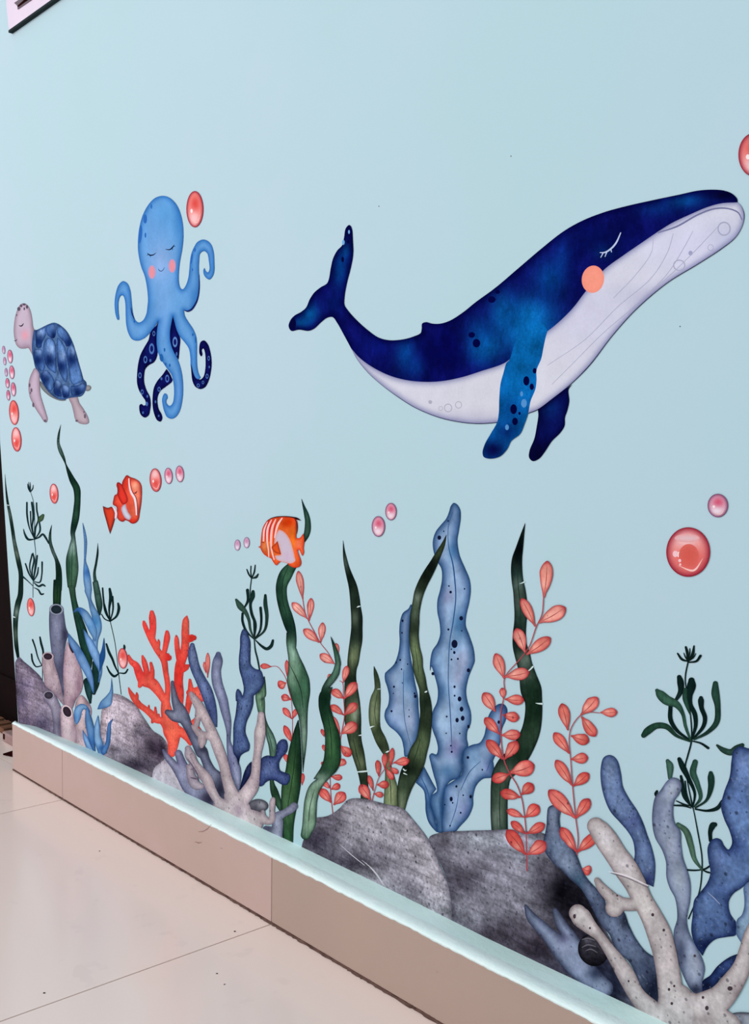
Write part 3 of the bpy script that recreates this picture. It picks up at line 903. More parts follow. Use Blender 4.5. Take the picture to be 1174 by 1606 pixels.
bubble((138, 1155, 47, 120, 'u'), 'T', 'upper of the two large red bubbles below the turtle bubbles', 'turtle bubbles', 'red', -4)
bubble((162, 1415, 48, 118, 'd'), 'T', 'lower of the two large red bubbles below the turtle bubbles', 'turtle bubbles', 'red', -4)
bubble((680, 215, 60, 120, 'd'), 'C', 'large red bubble nearest the clownfish', 'clownfish bubbles', 'red', -4)
bubble((813, 172, 42, 83, 'u'), 'C', 'middle pink bubble of the clownfish row', 'clownfish bubbles', 'pink', -4)
bubble((928, 152, 43, 85, 'u'), 'C', 'farthest right pink bubble of the clownfish row', 'clownfish bubbles', 'pink', -4)
bubble((177, 742, 37, 67, 'u'), 'G', 'left lilac bubble in front of the butterfly fish', 'butterfly fish bubbles', 'lilac')
bubble((290, 712, 38, 67, 'u'), 'G', 'right lilac bubble in front of the butterfly fish', 'butterfly fish bubbles', 'lilac')
bubble((652, 262, 60, 93, 'u'), 'N', 'lower larger pink bubble above the striped blade', None, 'pink')
bubble((765, 128, 51, 78, 'u'), 'N', 'upper smaller pink bubble above the striped blade', None, 'pink')
bubble((806, 250, 122, 140, 'u'), 'B2', 'small pink bubble above the biggest red bubble', None, 'pink')
big = bubble((452, 806, 262, 296, 'd'), 'B2', 'biggest red glossy bubble at the right under the whale', None, 'red')
detail('highlight', ell(440, 640, 150, 50, 0, 'B2'), (226, 206, 216), big, 1, edge=(234, 160, 160), ew=4, ea=.9)
detail('core', ell(460, 850, 120, 140, 0, 'B2'), (216, 90, 80), big, 1, edge=(224, 106, 98), ew=5, ea=.8)
spots('glint', [(300, 828, 32, 38), (352, 908, 18, 20), (358, 955, 13, 15)], 'B2', (248, 196, 204), big, 3)
bubble((1182, 243, 24, 34, 'u'), 'X', 'red bubble cut by the right edge above the whale snout', None, 'red')
bubble((488, 655, 39, 90, 'd'), 'L', 'red bubble beside the tall twisted ribbon weed', None, 'red', -4)
bubble((245, 262, 30, 72, 'u'), 'K', 'red bubble hanging under the far left spidery weed', None, 'red', -5)
bubble((108, 437, 36, 76, 'u'), 'J', 'red bubble at the left tip of the red coral', None, 'red', -4)
# ------------------------------------------------------------------ seaweeds
dg, mg, lg, pg = (14, 40, 32), (44, 82, 62), (96, 132, 112), (126, 160, 140)


def blade(label, segs, col, layer, edge=(10, 28, 26), ew=1.15, ea=.75, blobs=(), crop='X', name='seaweed_blade', cat='seaweed sticker', veins=(), notches=(), vcol=(22, 44, 34), mat=None, group=None):
    blobs = [((b[0], b[1], b[2], b[3] * 1.4, b[4] * 1.4) + tuple(b[5:])) if isinstance(b[0], str) else ((b[0], b[1], b[2] * 1.4, b[3] * 1.4) + tuple(b[4:])) for b in blobs]
    o = root(name, [stroke(s) for s in segs], col, layer, label, cat, mat=mat or LEAF, edge=edge, ew=ew, ea=ea, blobs=blobs, crop=crop, group=group)
    strokes('vein', veins, vcol, o, 1)
    strokes('torn_notch', notches, (206, 226, 226), o, 2)
    return o


pa = (104, 128, 118)
blade('dark striped blade along the wall end at far left', ['@L 46,480,2 52,580,10 62,680,18 72,750,22 92,850,28 112,970,30 128,1080,32 148,1180,38 170,1280,42 187,1370,40 188,1480,44 @K 160,170,42 143,230,45 128,310,42 122,400,38 124,490,32 130,570,32 143,655,22'],
      (16, 38, 32), 1, crop='L', ew=1.2, blobs=[(88, 830, 30, 60, pa), (135, 1090, 24, 50, pa), (160, 1190, 24, 40, (120, 140, 120)), ('K', 130, 300, 30, 34, (120, 146, 132)), ('K', 122, 480, 24, 40, (110, 134, 104), .8)],
      notches=['@L 58,752,1 72,760,6 96,756,1', '@K 98,336,1 112,340,9 124,345,1'])
blade('tall thin ribbon weed twisting up beside a red bubble', ['@L 548,35,2 530,120,18 525,200,24 545,270,34 575,340,24 592,390,12 615,450,30 650,530,52 690,610,62 697,700,56 690,800,60 680,880,62 665,950,55 655,1010,42 660,1060,40 655,1140,70 648,1240,105 650,1330,112 648,1420,95 645,1500,68 @K 565,100,55 580,200,45 610,330,60 645,450,78 672,560,84 705,690,46 715,740,10'],
      (30, 70, 50), 2, crop='L', blobs=[(530, 220, 40, 90, (110, 142, 138), .8), (640, 540, 50, 80, (10, 40, 32), .9), (700, 640, 40, 100, (24, 66, 44), .8), (655, 980, 60, 60, (10, 40, 32), .9), (655, 1130, 70, 70, (132, 168, 158), .95),
                                     (690, 1330, 40, 110, (92, 132, 104), .7), (620, 1360, 40, 90, (36, 84, 58), .6), (640, 1500, 50, 60, (84, 124, 90), .5), ('K', 640, 480, 60, 140, (12, 50, 44), .85)],
      veins=['@L 672,600,3 682,700,4 676,820,3', '@L 652,1120,3 648,1300,5 642,1500,3', '@K 600,300,3 640,440,5 670,560,3'])
blade('dark green weed rising behind the tall grey sponge tube', ['@L 466,935,3 452,1010,20 452,1090,28 475,1170,30 508,1250,32 525,1320,50 530,1420,58 520,1520,72 @K 455,50,66 450,150,66 448,262,60'], (10, 38, 28), 1, crop='L',
      blobs=[(455, 1040, 30, 60, (52, 96, 84), .8), (480, 1180, 40, 70, (108, 136, 134), .8), ('K', 450, 190, 40, 70, (30, 66, 34), .8)], veins=['@K 450,60,2 452,150,4 448,240,2'], vcol=(6, 20, 16))
blade('slim green weed right of the blue leaves', ['@L 880,1100,2 878,1190,18 865,1280,20 850,1370,24 860,1460,34 880,1560,42 @K 750,60,42 770,170,52 782,250,50 784,320,18'], (30, 66, 58), 1, crop='L',
      blobs=[(880, 1180, 30, 70, (16, 40, 44), .8), (860, 1440, 40, 70, (70, 112, 100), .7), ('K', 770, 180, 40, 60, (66, 104, 92), .6)])
blade('dark green leaf base between blue leaves above the pink sponges', ['@K 752,700,46 755,780,64 752,860,64 740,940,26', '@K 690,850,66 702,940,50 712,1015,16'], (14, 52, 50), 3, crop='K', blobs=[(700, 940, 40, 60, (40, 74, 80), .7)], veins=['@K 740,740,3 745,850,4 738,930,2'])

# spidery weeds -------------------------------------------------------------
def spidery(label, stem, branches, layer, col=(16, 44, 44), extra=()):
    o = root('spidery_weed', [stroke(s) for s in stem], col, layer, label, 'weed sticker', mat=LEAF)
    for b in branches:
        detail('frond', stroke(b), col, o, 1, LEAF, edge=(8, 20, 22), ew=1.2, ea=.5)
    for b, c in extra:
        detail('frond', stroke(b), c, o, 2, LEAF, edge=(20, 44, 36), ew=1.4, ea=.6)
    return o


spidery('thin dark spidery weed with two whorls at far left', ['@L 276,640,3 300,720,4 312,860,4 310,1062,6 322,1200,4 300,1440,5 298,1590,4'],
        ['@L 272,638,10 256,605,11 249,565,4', '@L 272,638,8 262,590,8 258,550,3', '@L 273,636,8 274,590,8 272,552,3', '@L 275,638,10 296,608,9 300,575,4', '@L 310,1062,6 265,960,10 245,850,15 243,735,14', '@L 310,1062,5 282,950,9 275,815,11', '@L 312,1062,6 292,950,10 303,850,22 288,735,18',
         '@L 315,1062,6 322,960,14 345,890,12 332,800,13 330,738,12', '@L 318,1060,6 360,990,15 355,905,13', '@L 310,1065,8 255,1066,20 225,1020,16 212,972,5', '@L 312,1066,8 355,1045,15 385,1020,17 410,1048,18 440,1102,12',
         '@L 300,1440,6 260,1370,13 230,1285,12', '@L 300,1440,5 268,1320,11 290,1200,13', '@L 300,1440,5 290,1350,12 308,1250,15 297,1190,9', '@L 302,1440,5 325,1300,14 336,1212,13', '@L 303,1440,6 336,1380,13 346,1318,9', '@L 305,1445,7 358,1452,12 376,1390,11 380,1270,14',
         '@L 300,1488,5 240,1430,9 205,1400,15 188,1384,8', '@L 305,1455,7 350,1488,17 385,1474,18 406,1486,12', '@L 305,1500,5 345,1520,12 372,1560,16 392,1556,12'], 3, (24, 56, 60), extra=[('@L 350,905,20 368,880,46 388,850,26', (70, 100, 62))])
spidery('spidery weed standing left of the red coral bubble', ['@K 868,372,5 905,540,5 925,700,4 935,790,5 955,950,5'],
        ['@K 868,372,8 830,300,13 815,200,13 808,112,12', '@K 868,372,6 848,320,8 815,212,9', '@K 868,372,8 860,280,14 872,180,26 864,118,18', '@K 868,372,8 890,280,12 886,180,16', '@K 870,372,10 918,332,17 936,270,22 930,232,14', '@K 868,374,9 825,355,9 798,315,7',
         '@K 935,785,8 905,725,14 885,670,18 858,615,20 838,552,14', '@K 930,782,6 888,690,8 866,628,6', '@K 935,785,10 900,806,19 865,775,15 842,728,9', '@K 938,780,7 985,781,13 1006,752,11', '@K 978,600,14 980,575,18 978,562,12'], 2)
spidery('tiny spidery weed beside the left pink sponge tube', ['@K 335,715,6 335,860,4'], ['@K 332,722,8 285,730,10 258,690,13 249,632,12', '@K 332,725,6 300,660,9 277,575,11 257,518,12', '@K 334,720,8 340,610,15 325,550,17 315,498,12'], 2)
spidery('spidery weed above the navy coral left of the green ribbon', ['@M 555,212,9 543,330,9 550,450,7 572,600,8 580,780,10 590,880,14 610,960,15 630,1066,13'],
        ['@M 555,215,10 530,180,14 512,135,10', '@M 555,208,10 548,160,10 550,105,10', '@M 560,210,10 580,160,14 589,95,9', '@M 560,216,10 600,207,16 616,178,12', '@M 575,775,9 505,700,20 472,610,22 472,540,20', '@M 490,486,14 522,420,24 518,325,28',
         '@M 580,770,10 590,640,24 556,540,26 545,450,26 565,380,42 569,338,28', '@M 585,775,12 632,700,18 645,600,21 638,488,24', '@M 590,785,8 650,842,22 695,866,28 735,840,30 752,788,20'], 3, (18, 50, 46),
        extra=[('@M 580,775,9 545,690,20 530,600,26 500,530,38 450,472,56 414,414,22', (52, 88, 74)), ('@M 590,775,10 675,695,20 696,570,30 682,450,36 682,372,22', (24, 58, 50))])
spidery('large spidery weed between the grey and navy corals at right', ['@R 625,215,13 602,330,13 600,400,11 640,640,12 655,920,14 622,1060,15 600,1150,13 620,1300,10 668,1530,13 @r 755,520,9 790,700,10 820,880,10 820,1000,10 800,1150,10 720,1350,10'],
        ['@R 620,212,12 570,195,22 530,142,14', '@R 620,205,12 618,140,26 604,85,20', '@R 625,205,8 640,140,12 640,95,8', '@R 620,208,8 598,170,12 585,135,6', '@R 640,205,8 675,175,12 695,140,6', '@R 630,210,12 665,150,28 678,75,14', '@R 635,222,12 700,210,20 736,163,24',
         '@R 510,570,24 558,480,48 556,400,60 545,355,42', '@R 640,920,16 530,840,30 468,740,40 466,615,36', '@R 660,910,14 692,790,34 685,690,42 645,600,40 635,520,60 655,430,80 655,385,56', '@R 670,910,16 760,800,34 776,720,40 745,630,42 740,560,52 740,542,36',
         '@R 665,930,12 740,950,18 805,992,24', '@R 655,1520,14 590,1420,38 572,1300,30 560,1245,22', '@R 640,1490,12 610,1400,14 598,1290,12', '@R 668,1520,12 684,1400,24 625,1260,40 575,1160,54 545,1092,36',
         '@R 690,1542,14 800,1556,22 890,1530,36 930,1470,26', '@R 650,1532,10 590,1512,18 500,1508,14', '@R 640,1512,10 580,1495,14 520,1468,10', '@R 345,1380,20 335,1405,30 345,1430,20', '@r 822,980,10 770,985,12 705,982,14', '@r 825,980,12 850,972,14 890,945,12', '@r 830,985,8 860,998,14 890,1005,10',
         '@r 885,760,26 884,690,34 905,645,48 918,640,36'], 3, (12, 36, 34),
        extra=[('@R 650,930,16 602,800,28 575,680,34 520,600,62 430,560,88 370,505,74 345,475,34', (46, 90, 70)), ('@R 648,700,12 612,600,36 596,540,44 600,470,40', (36, 78, 62)), ('@R 680,915,16 800,850,34 880,760,50 890,620,52 870,500,72 870,412,46', (28, 62, 50)),
               ('@R 640,932,16 520,880,30 430,800,50 340,792,56 260,840,66 225,878,46', (30, 68, 52)), ('@R 680,1520,12 736,1440,32 705,1310,46 668,1210,58 688,1118,48', (44, 88, 72)), ('@R 690,1530,14 790,1460,25 830,1340,52 830,1250,58 828,1218,38', (22, 56, 48)),
               ('@R 462,1260,36 460,1150,62 440,1108,34', (66, 110, 94)), ('@R 885,968,20 940,1010,48 1010,1030,58 1060,992,50 1112,966,36', (36, 66, 56)), ('@r 640,638,30 700,690,46 738,800,44 765,900,32 822,982,12', (84, 124, 98))])

# blue leaves at the left ---------------------------------------------------
bl, ble = (106, 148, 194), (30, 74, 134)


def bleaf(label, segs, layer, col=bl, blobs=(), crop='K', name='blue_leaf'):
    return root(name, segs if isinstance(segs, list) and isinstance(segs[0], np.ndarray) else [stroke(s) for s in segs], col, layer, label, 'leaf sticker', mat=WATER, edge=ble, ew=.9, ea=.7, blobs=blobs, crop=crop)


bleaf('tall narrow blue leaf twisting up between green weeds', ['@L 745,918,3 760,1000,20 770,1080,26 768,1180,22 765,1260,18 775,1340,50 785,1430,66 795,1520,62 @K 695,130,56 706,200,28 728,270,44 758,350,64 766,430,70 752,520,44 752,600,36 772,660,30'], 3,
      blobs=[('L', 760, 1000, 30, 90, (120, 164, 212), .7), ('L', 790, 1360, 40, 60, (36, 92, 168), .8), (745, 380, 50, 60, (40, 110, 176), .8)])
bleaf('blue leaf arching left above the green leaf base', ['@K 578,302,6 620,280,34 660,308,56 700,375,66 735,450,62 750,520,20'], 3, blobs=[(620, 290, 40, 40, (30, 84, 164), .8), (720, 420, 40, 50, (60, 120, 186), .6)])
bleaf('long blue leaf crossing in front of the slit sponge tube', ['@K 540,470,6 562,525,44 612,605,62 652,685,72 692,765,62 720,845,40 738,935,10'], 6, (102, 146, 204), blobs=[(625, 620, 40, 40, (70, 120, 186), .6)])
bleaf('slender blue leaf curving down to the right of the green leaf base', ['@K 660,438,5 698,520,46 735,600,66 772,690,58 792,770,26 780,850,12'], 4, (106, 150, 206))
bleaf('small dark blue leaf pointing up beside the spidery weed', ['@K 820,505,4 816,590,26 806,655,44 796,720,24 788,770,6'], 4, (28, 76, 142))
bleaf('curved blue leaf resting against the top of the middle rock', [loop('@K 880,815! 868,920 835,965 795,1005 768,1066! 830,1056 876,1032 889,975 889,900')], 6, (112, 158, 206), blobs=[(790, 1035, 40, 30, (62, 110, 180), .7)])
bleaf('blue leaf hooked over the front pink sponge tube', [loop('@K 604,1185 588,1130 590,1070 615,1035 650,1022 690,1040 720,1090! 690,1075 665,1066 650,1085 640,1130 622,1170')], 8, (112, 156, 206), blobs=[(605, 1130, 30, 40, (70, 120, 184), .8)])
bleaf('blue leaf descending right of the front pink sponge tube', ['@K 690,1065,22 700,1150,54 716,1230,60 726,1310,46 746,1395,14'], 9, (88, 134, 190), blobs=[(720, 1330, 40, 60, (40, 86, 156), .7)])
bleaf('pale blue leaf low against the ledge beside the pink sponge', ['@K 655,1230,4 680,1300,40 710,1360,50 735,1400,30'], 8, (116, 158, 210))
bleaf('pale blue leaf standing at the left foot of the middle rock', ['@K 775,1115,4 768,1200,42 768,1280,58 788,1350,60 800,1420,40'], 8, (124, 166, 212), blobs=[(800, 1370, 24, 30, (34, 84, 160), .8)])
bleaf('thin blue leaf curling up against the face of the middle rock', ['@K 892,1142,5 868,1180,22 860,1260,32 852,1330,34 820,1400,44'], 9, (72, 116, 178))
# sponges and rocks at the left ----------------------------------------------
rk = root('rock', loop('@K 120,700! 132,675 152,655 190,690 250,740 320,810 350,860 400,900 440,960 480,1080 490,1300! 300,1260 150,1190! 135,1000 125,850'), (126, 112, 134), 3, 'grey violet rock at the far left wall end', 'rock sticker', mat=ROCK, edge=(70, 60, 84), ew=2, crop='K',
          blobs=[(200, 880, 60, 60, (88, 78, 108), .7), (250, 1000, 90, 80, (136, 118, 138), .6), (180, 1000, 40, 70, (70, 62, 90), .7), (330, 1180, 90, 60, (60, 50, 74), .8), (160, 720, 40, 50, (148, 134, 156), .7), (430, 1080, 40, 100, (140, 130, 150), .7), (210, 1150, 50, 40, (76, 66, 92), .7)])


def tube(label, body, col, layer, mouth, edge=(92, 78, 96), blobs=(), rim=(150, 130, 140), rot=0, dark=(58, 44, 56)):
    o = root('sponge_tube', loop(body), col, layer, label, 'sponge sticker', mat=SPECK, edge=edge, ew=1.5, ea=.75, blobs=blobs, crop='K')
    if mouth:
        x, y, rx, ry = mouth
        detail('mouth_rim', ell(x, y, rx * 1.34, ry * 1.3, rot, 'K'), tuple(min(255, q + 26) for q in rim), o, 1, edge=edge, ew=.4, ea=.6)
        detail('mouth', ell(x, y, rx, ry, rot, 'K'), dark, o, 2, edge=(26, 22, 34), ew=1.5, ea=.6)
    return o


tube('tall grey blue sponge tube standing behind the pink ones', '@K 395,265 388,400 400,560 412,640 450,780 490,920 512,1010! 508,900 500,760 508,620 528,510 540,480 520,420 505,320 494,268 445,240 405,248', (112, 116, 144), 4, (446, 280, 42, 34), (60, 62, 92),
     [(440, 380, 40, 70, (128, 132, 162), .7), (515, 480, 30, 90, (40, 40, 64), .85), (420, 560, 40, 80, (118, 120, 150), .5), (480, 760, 40, 110, (84, 84, 116), .7)], (120, 130, 148), 6, (30, 46, 54))
tube('slim pink sponge tube left of the tall grey one', '@K 340,655 335,720 345,800 360,880 420,930 480,1010 508,1040! 490,920 460,800 430,700 418,650 380,622 350,632', (184, 162, 168), 5, (380, 650, 34, 26), (128, 106, 122), [(400, 850, 40, 80, (160, 140, 156), .7), (360, 700, 20, 60, (160, 140, 150), .6), (470, 950, 40, 70, (120, 104, 124), .7)], (170, 148, 156), 6)
tube('pink sponge tube with a slanted slit mouth', '@K 540,528 515,600 503,700 500,820 505,920 512,1030 560,1070 600,990 640,930 656,860 645,770 620,690 598,630 575,560', (186, 160, 170), 5, (563, 578, 13, 50), (130, 100, 118), [(560, 760, 40, 120, (194, 170, 184), .6), (620, 880, 30, 90, (130, 100, 118), .75), (580, 1010, 50, 50, (120, 92, 108), .7)], (170, 146, 152), -20)
tube('lilac grey sponge tube sunk in front of the left rock', '@K 342,960 352,935 385,920 425,935 465,1010 492,1090 488,1300! 430,1300 420,1180 400,1060 360,1000', (138, 128, 150), 5, (386, 956, 34, 28), (88, 78, 104), [(420, 1060, 30, 80, (158, 150, 170), .7), (470, 1180, 24, 90, (90, 80, 104), .7)], (128, 122, 140), 4, (70, 62, 78))
tube('pale pink sponge tube half hidden at the right of the group', '@K 600,1010 640,955 690,1000 722,1065 705,1200 700,1400! 600,1360! 596,1200', (204, 176, 180), 6, None, (130, 104, 118), [(690, 1010, 24, 50, (110, 92, 104), .8), (640, 1280, 40, 60, (176, 146, 164), .5)])
tube('short pink sponge tube at the front with oval mouth', '@K 482,1065 480,1150 487,1320! 600,1360! 605,1250 590,1180 580,1110 565,1055 528,1030 495,1040', (206, 178, 186), 7, (532, 1085, 30, 44), (140, 112, 126), [(520, 1200, 30, 90, (214, 188, 196), .6), (590, 1230, 16, 80, (170, 140, 154), .6)], (206, 182, 190), -28)
root('rock', loop('@J -60,1180! -56,900 -42,800 -12,735 30,700 80,705 150,740 210,790 240,840 280,900 330,970 390,1010 430,1060 442,1115 410,1190 345,1245 320,1345! 100,1270'), (168, 152, 166), 5, 'grey rock with dark lower side left of the red coral', 'rock sticker', mat=ROCK, edge=(110, 98, 112), ew=1.6, crop='J',
     blobs=[(330, 1090, 110, 110, (46, 36, 50), .95), (250, 980, 80, 70, (74, 66, 82), .7), (200, 1230, 200, 70, (42, 34, 48), .95), (60, 1120, 90, 40, (90, 80, 96), .7), (60, 830, 90, 80, (178, 162, 176), .7), (-40, 900, 40, 110, (206, 182, 190), .7), (400, 1130, 50, 90, (34, 24, 38), .9)])

WS[0] = 1.14
# red coral ------------------------------------------------------------------
rc = ['470,1140,48 480,1050,78 472,980,112 450,900,92 430,820,72 422,740,48', '435,745,36 440,640,34 425,540,34 410,450,40 360,370,40 320,290,44 285,230,30 268,185,26 263,165,16', '325,275,40 330,200,42 325,130,42 322,95,26', '365,372,24 373,315,18 371,298,8',
      '408,420,28 425,340,34 435,280,38 435,242,24', '420,430,44 440,430,56 446,432,40', '530,780,40 530,700,50 520,600,56 532,480,60 560,400,54 570,320,50 570,230,48 575,150,36 581,125,10', '525,440,38 510,360,32 505,290,26 503,270,12', '590,300,38 620,285,46 634,284,34', '545,510,60 578,500,40 594,490,18',
      '512,560,40 502,545,24', '415,755,38 372,680,58 320,620,74 260,600,68 230,550,54 205,490,44 170,460,34 150,415,12', '300,610,40 280,520,36 265,460,32 253,420,14', '318,600,36 325,530,28 315,472,18', '240,625,40 232,642,24', '440,960,54 400,900,46 355,890,44 320,850,46 270,810,38 228,780,40 190,730,38 165,690,24 150,655,8',
      '208,752,24 212,712,20 210,693,10', '300,825,18 300,785,9', '352,872,28 348,800,12', '335,890,34 325,910,16', '372,875,18 373,852,12', '470,960,90 540,985,60 580,1020,46 607,1072,20', '566,900,30 585,820,34 600,740,42 610,680,40 604,595,16', '600,690,40 655,700,90 690,720,66', '665,680,40 664,645,12', '600,930,34 645,905,44 664,855,18', '640,930,40 680,965,16']
root('branching_coral', [stroke('@J ' + s) for s in rc], (230, 92, 76), 4, 'bright red orange branching coral', 'coral sticker', mat=SPECK, edge=(200, 44, 44), ew=1.8, ea=.6, crop='J',
     blobs=[(530, 560, 70, 180, (214, 38, 36), .8), (575, 180, 40, 80, (232, 112, 90), .8), (300, 200, 60, 90, (220, 48, 46), .7), (230, 540, 70, 80, (216, 48, 48), .7), (440, 300, 40, 90, (222, 60, 54), .6), (480, 1000, 70, 90, (240, 96, 70), .6), (450, 430, 40, 30, (210, 34, 34), .8), (620, 290, 40, 40, (212, 40, 36), .8), (430, 800, 70, 70, (240, 106, 84), .6)])

# corals in the middle left ---------------------------------------------------
sl, sle = (118, 124, 156), (52, 54, 88)
nv, nve = (74, 96, 142), (14, 24, 66)


def coral(label, loops, col, layer, edge, crop='X', blobs=(), mat=None, ew=1.8, ea=.8, cuts=(), name='finger_coral'):
    return root(name, loops, col, layer, label, 'coral sticker', mat=mat or SPECK, edge=edge, ew=ew, ea=ea, crop=crop, blobs=blobs, cuts=cuts)


coral('slate blue finger coral leaning right of the red coral', [stroke('@J 622,338,28 622,400,56 642,500,62 682,590,66 722,670,76 752,760,72 778,850,50 800,940,12')], (88, 104, 150), 5, (34, 46, 92), 'J', [(640, 420, 40, 80, (126, 138, 176), .7), (760, 800, 40, 100, (58, 70, 122), .7)], NAVY)
coral('pale slate finger coral standing left of the navy coral', [stroke('@M 250,915,40 246,970,76 230,1070,76 240,1180,82 272,1280,80 @m 290,100,78 312,200,70 335,300,58 345,400,36 345,480,32 360,560,56 385,660,80 410,760,88 428,850,54 436,940,8')], (136, 142, 176), 5, (66, 70, 106), 'M',
      [(250, 930, 50, 40, (70, 80, 120), .8), ('m', 300, 150, 40, 90, (112, 116, 156), .6), ('m', 350, 450, 30, 60, (96, 100, 140), .7), ('m', 370, 700, 30, 120, (70, 70, 110), .6), ('m', 425, 880, 30, 60, (176, 172, 190), .5)])
coral('tall navy coral under the spidery weed', [loop('@M 480,685 455,740 450,850 440,960 445,1060 470,1150 485,1240 474,1302! 450,1250 428,1235 412,1270 415,1350 @m 420,110 410,230 390,340 388,460 390,590 420,640 435,710! 455,620 490,590 530,570 540,520 520,460 500,400 510,310 545,230 570,150 578,60 '
      '@M 585,1290 640,1240 672,1170 662,1120 640,1065 590,1050 550,1010 545,940 545,800 530,750 510,700')], nv, 5, nve, 'M', [(500, 850, 50, 140, (88, 108, 164), .6), (560, 1130, 70, 60, (66, 84, 146), .5), ('m', 480, 150, 60, 90, (84, 104, 156), .5), ('m', 450, 480, 50, 110, (52, 66, 122), .5), ('m', 435, 660, 40, 60, (24, 28, 66), .8)], NAVY)
coral('navy knobbly coral piece right of the beige coral branch', [loop('@m 650,640 700,615 770,620 785,560 792,510 830,468 872,470 890,520 880,580 830,640 810,690 820,750 860,770 905,790 912,830 880,885 830,880 780,850 740,840 690,860 660,892 632,898 622,850 638,700')], (64, 80, 134), 5, nve, 'm', [(700, 740, 70, 60, (92, 108, 158), .7), (840, 540, 30, 50, (44, 54, 104), .6)], NAVY)
coral('narrow dark coral sliver behind the beige coral fork', [loop('@m 556,668! 520,705 492,760 468,840 445,935! 470,926 512,850 552,785')], (28, 38, 78), 5, (10, 14, 44), 'm', [(530, 740, 30, 50, (60, 74, 120), .7)], NAVY)
coral('dark slate coral stem crossing in front of the red coral', [stroke('@J 476,612,20 485,680,34 502,760,54 540,840,84 582,920,64 632,1020,60 692,1130,78'), stroke('@J 440,835,36 490,862,70 530,880,60'), loop('@m 30,500 60,460 90,520 140,545 170,640 220,730 290,790 310,900 320,1052 302,1068 260,1010 210,900 140,790 100,680 60,580')], (112, 116, 142), 6, (40, 42, 66), 'J',
      [(490, 700, 30, 80, (140, 146, 170), .6), (470, 850, 50, 40, (140, 142, 166), .6), (610, 980, 50, 60, (78, 80, 108), .7), ('m', 110, 560, 50, 40, (30, 30, 48), .8), ('m', 140, 690, 50, 70, (104, 108, 138), .5), ('m', 270, 930, 50, 130, (36, 36, 56), .9)])
root('rock', loop('@J 295,1340! 340,1250 420,1190 480,1215 560,1320 600,1480! 480,1440'), (194, 180, 194), 5, 'pale lilac rock under the foot of the red coral', 'rock sticker', mat=SPECK, edge=(150, 136, 152), ew=2)
coral('slate coral stump low beside the pale lilac rock', [stroke('@J 410,1118,20 440,1170,40 492,1232,50 540,1310,58 605,1385,100 690,1440,120 780,1530,80'), stroke('@J 520,1140,46 545,1210,56 590,1300,70 640,1380,70')], (140, 140, 170), 6, (64, 62, 96), 'J',
      [(470, 1200, 40, 60, (156, 154, 180), .6), (550, 1200, 40, 70, (110, 104, 142), .7), (740, 1480, 70, 70, (36, 32, 54), .9), (600, 1330, 40, 60, (110, 108, 144), .6)])
be, bee = (194, 176, 180), (128, 110, 122)
o = coral('beige coral lump with a ring at the left of the beige coral', [stroke('@J 592,1105,40 605,1150,66 640,1215,54 690,1290,56 740,1350,62'), stroke('@J 600,1240,40 620,1320,60 650,1370,66 690,1385,40')], (184, 168, 178), 8, (112, 98, 114), 'J', [(620, 1330, 40, 60, (150, 134, 152), .6)])
strokes('crease', ['@J 590,1180,4 625,1230,7 660,1290,7 670,1350,4', '@J 610,1260,3 640,1255,6 655,1270,3', '@J 615,1320,6 640,1325,10 665,1330,5'], (96, 82, 104), o, 1)
coral('pale beige branching coral in the middle left', [stroke('@m ' + s) for s in (
    '560,1230,80 460,1150,200 400,1060,170 375,980,120', '240,1060,60 350,1115,110 480,1190,130 600,1245,110', '380,980,110 335,840,86 303,700,82 255,560,88 205,430,82 145,300,78 85,180,78 30,90,60 2,45,36', '225,470,60 160,435,60 100,425,64 45,375,46 15,345,24', '105,440,72 102,500,60 100,530,32', '75,190,60 58,290,44 42,370,44',
    '330,1080,90 252,1030,70 195,940,74 152,840,84 105,765,62 50,690,40 5,610,30', '480,1010,120 560,900,112 592,800,76 602,700,72 612,600,62 626,500,76 636,400,90 645,320,70 646,240,54', '540,1180,130 640,1190,90 700,1215,64 742,1210,56 746,1120,44 750,1050,48 756,1020,40', '660,1160,50 662,1135,36')],
    be, 8, bee, 'm', [(450, 1080, 100, 80, (186, 164, 172), .6), (440, 1130, 40, 70, (134, 112, 128), .7), (590, 860, 40, 70, (160, 140, 150), .7), (640, 380, 50, 120, (202, 190, 190), .6), (170, 880, 50, 70, (204, 180, 184), .6), (230, 500, 60, 90, (204, 188, 192), .6), (700, 1220, 70, 40, (206, 186, 186), .6)])
coral('dark grey oval pebble beside the beige coral base', [ell(622, 1075, 88, 60, 4, 'm')], (112, 110, 120), 6, (44, 42, 54), 'm', [(590, 1090, 30, 30, (50, 48, 58), .7), (660, 1060, 40, 30, (160, 156, 166), .6)], name='pebble')
coral('lilac grey coral knob right of the beige coral base', [stroke('@m 790,1370,90 798,1250,90 805,1180,84 850,1150,60 920,1110,64 950,1080,60'), stroke('@m 690,1290,50 760,1310,70')], (138, 140, 164), 7, (80, 80, 108), 'm', [(710, 1290, 50, 40, (48, 46, 64), .8), (900, 1180, 30, 40, (100, 100, 126), .5)])

WS[0] = 1.0
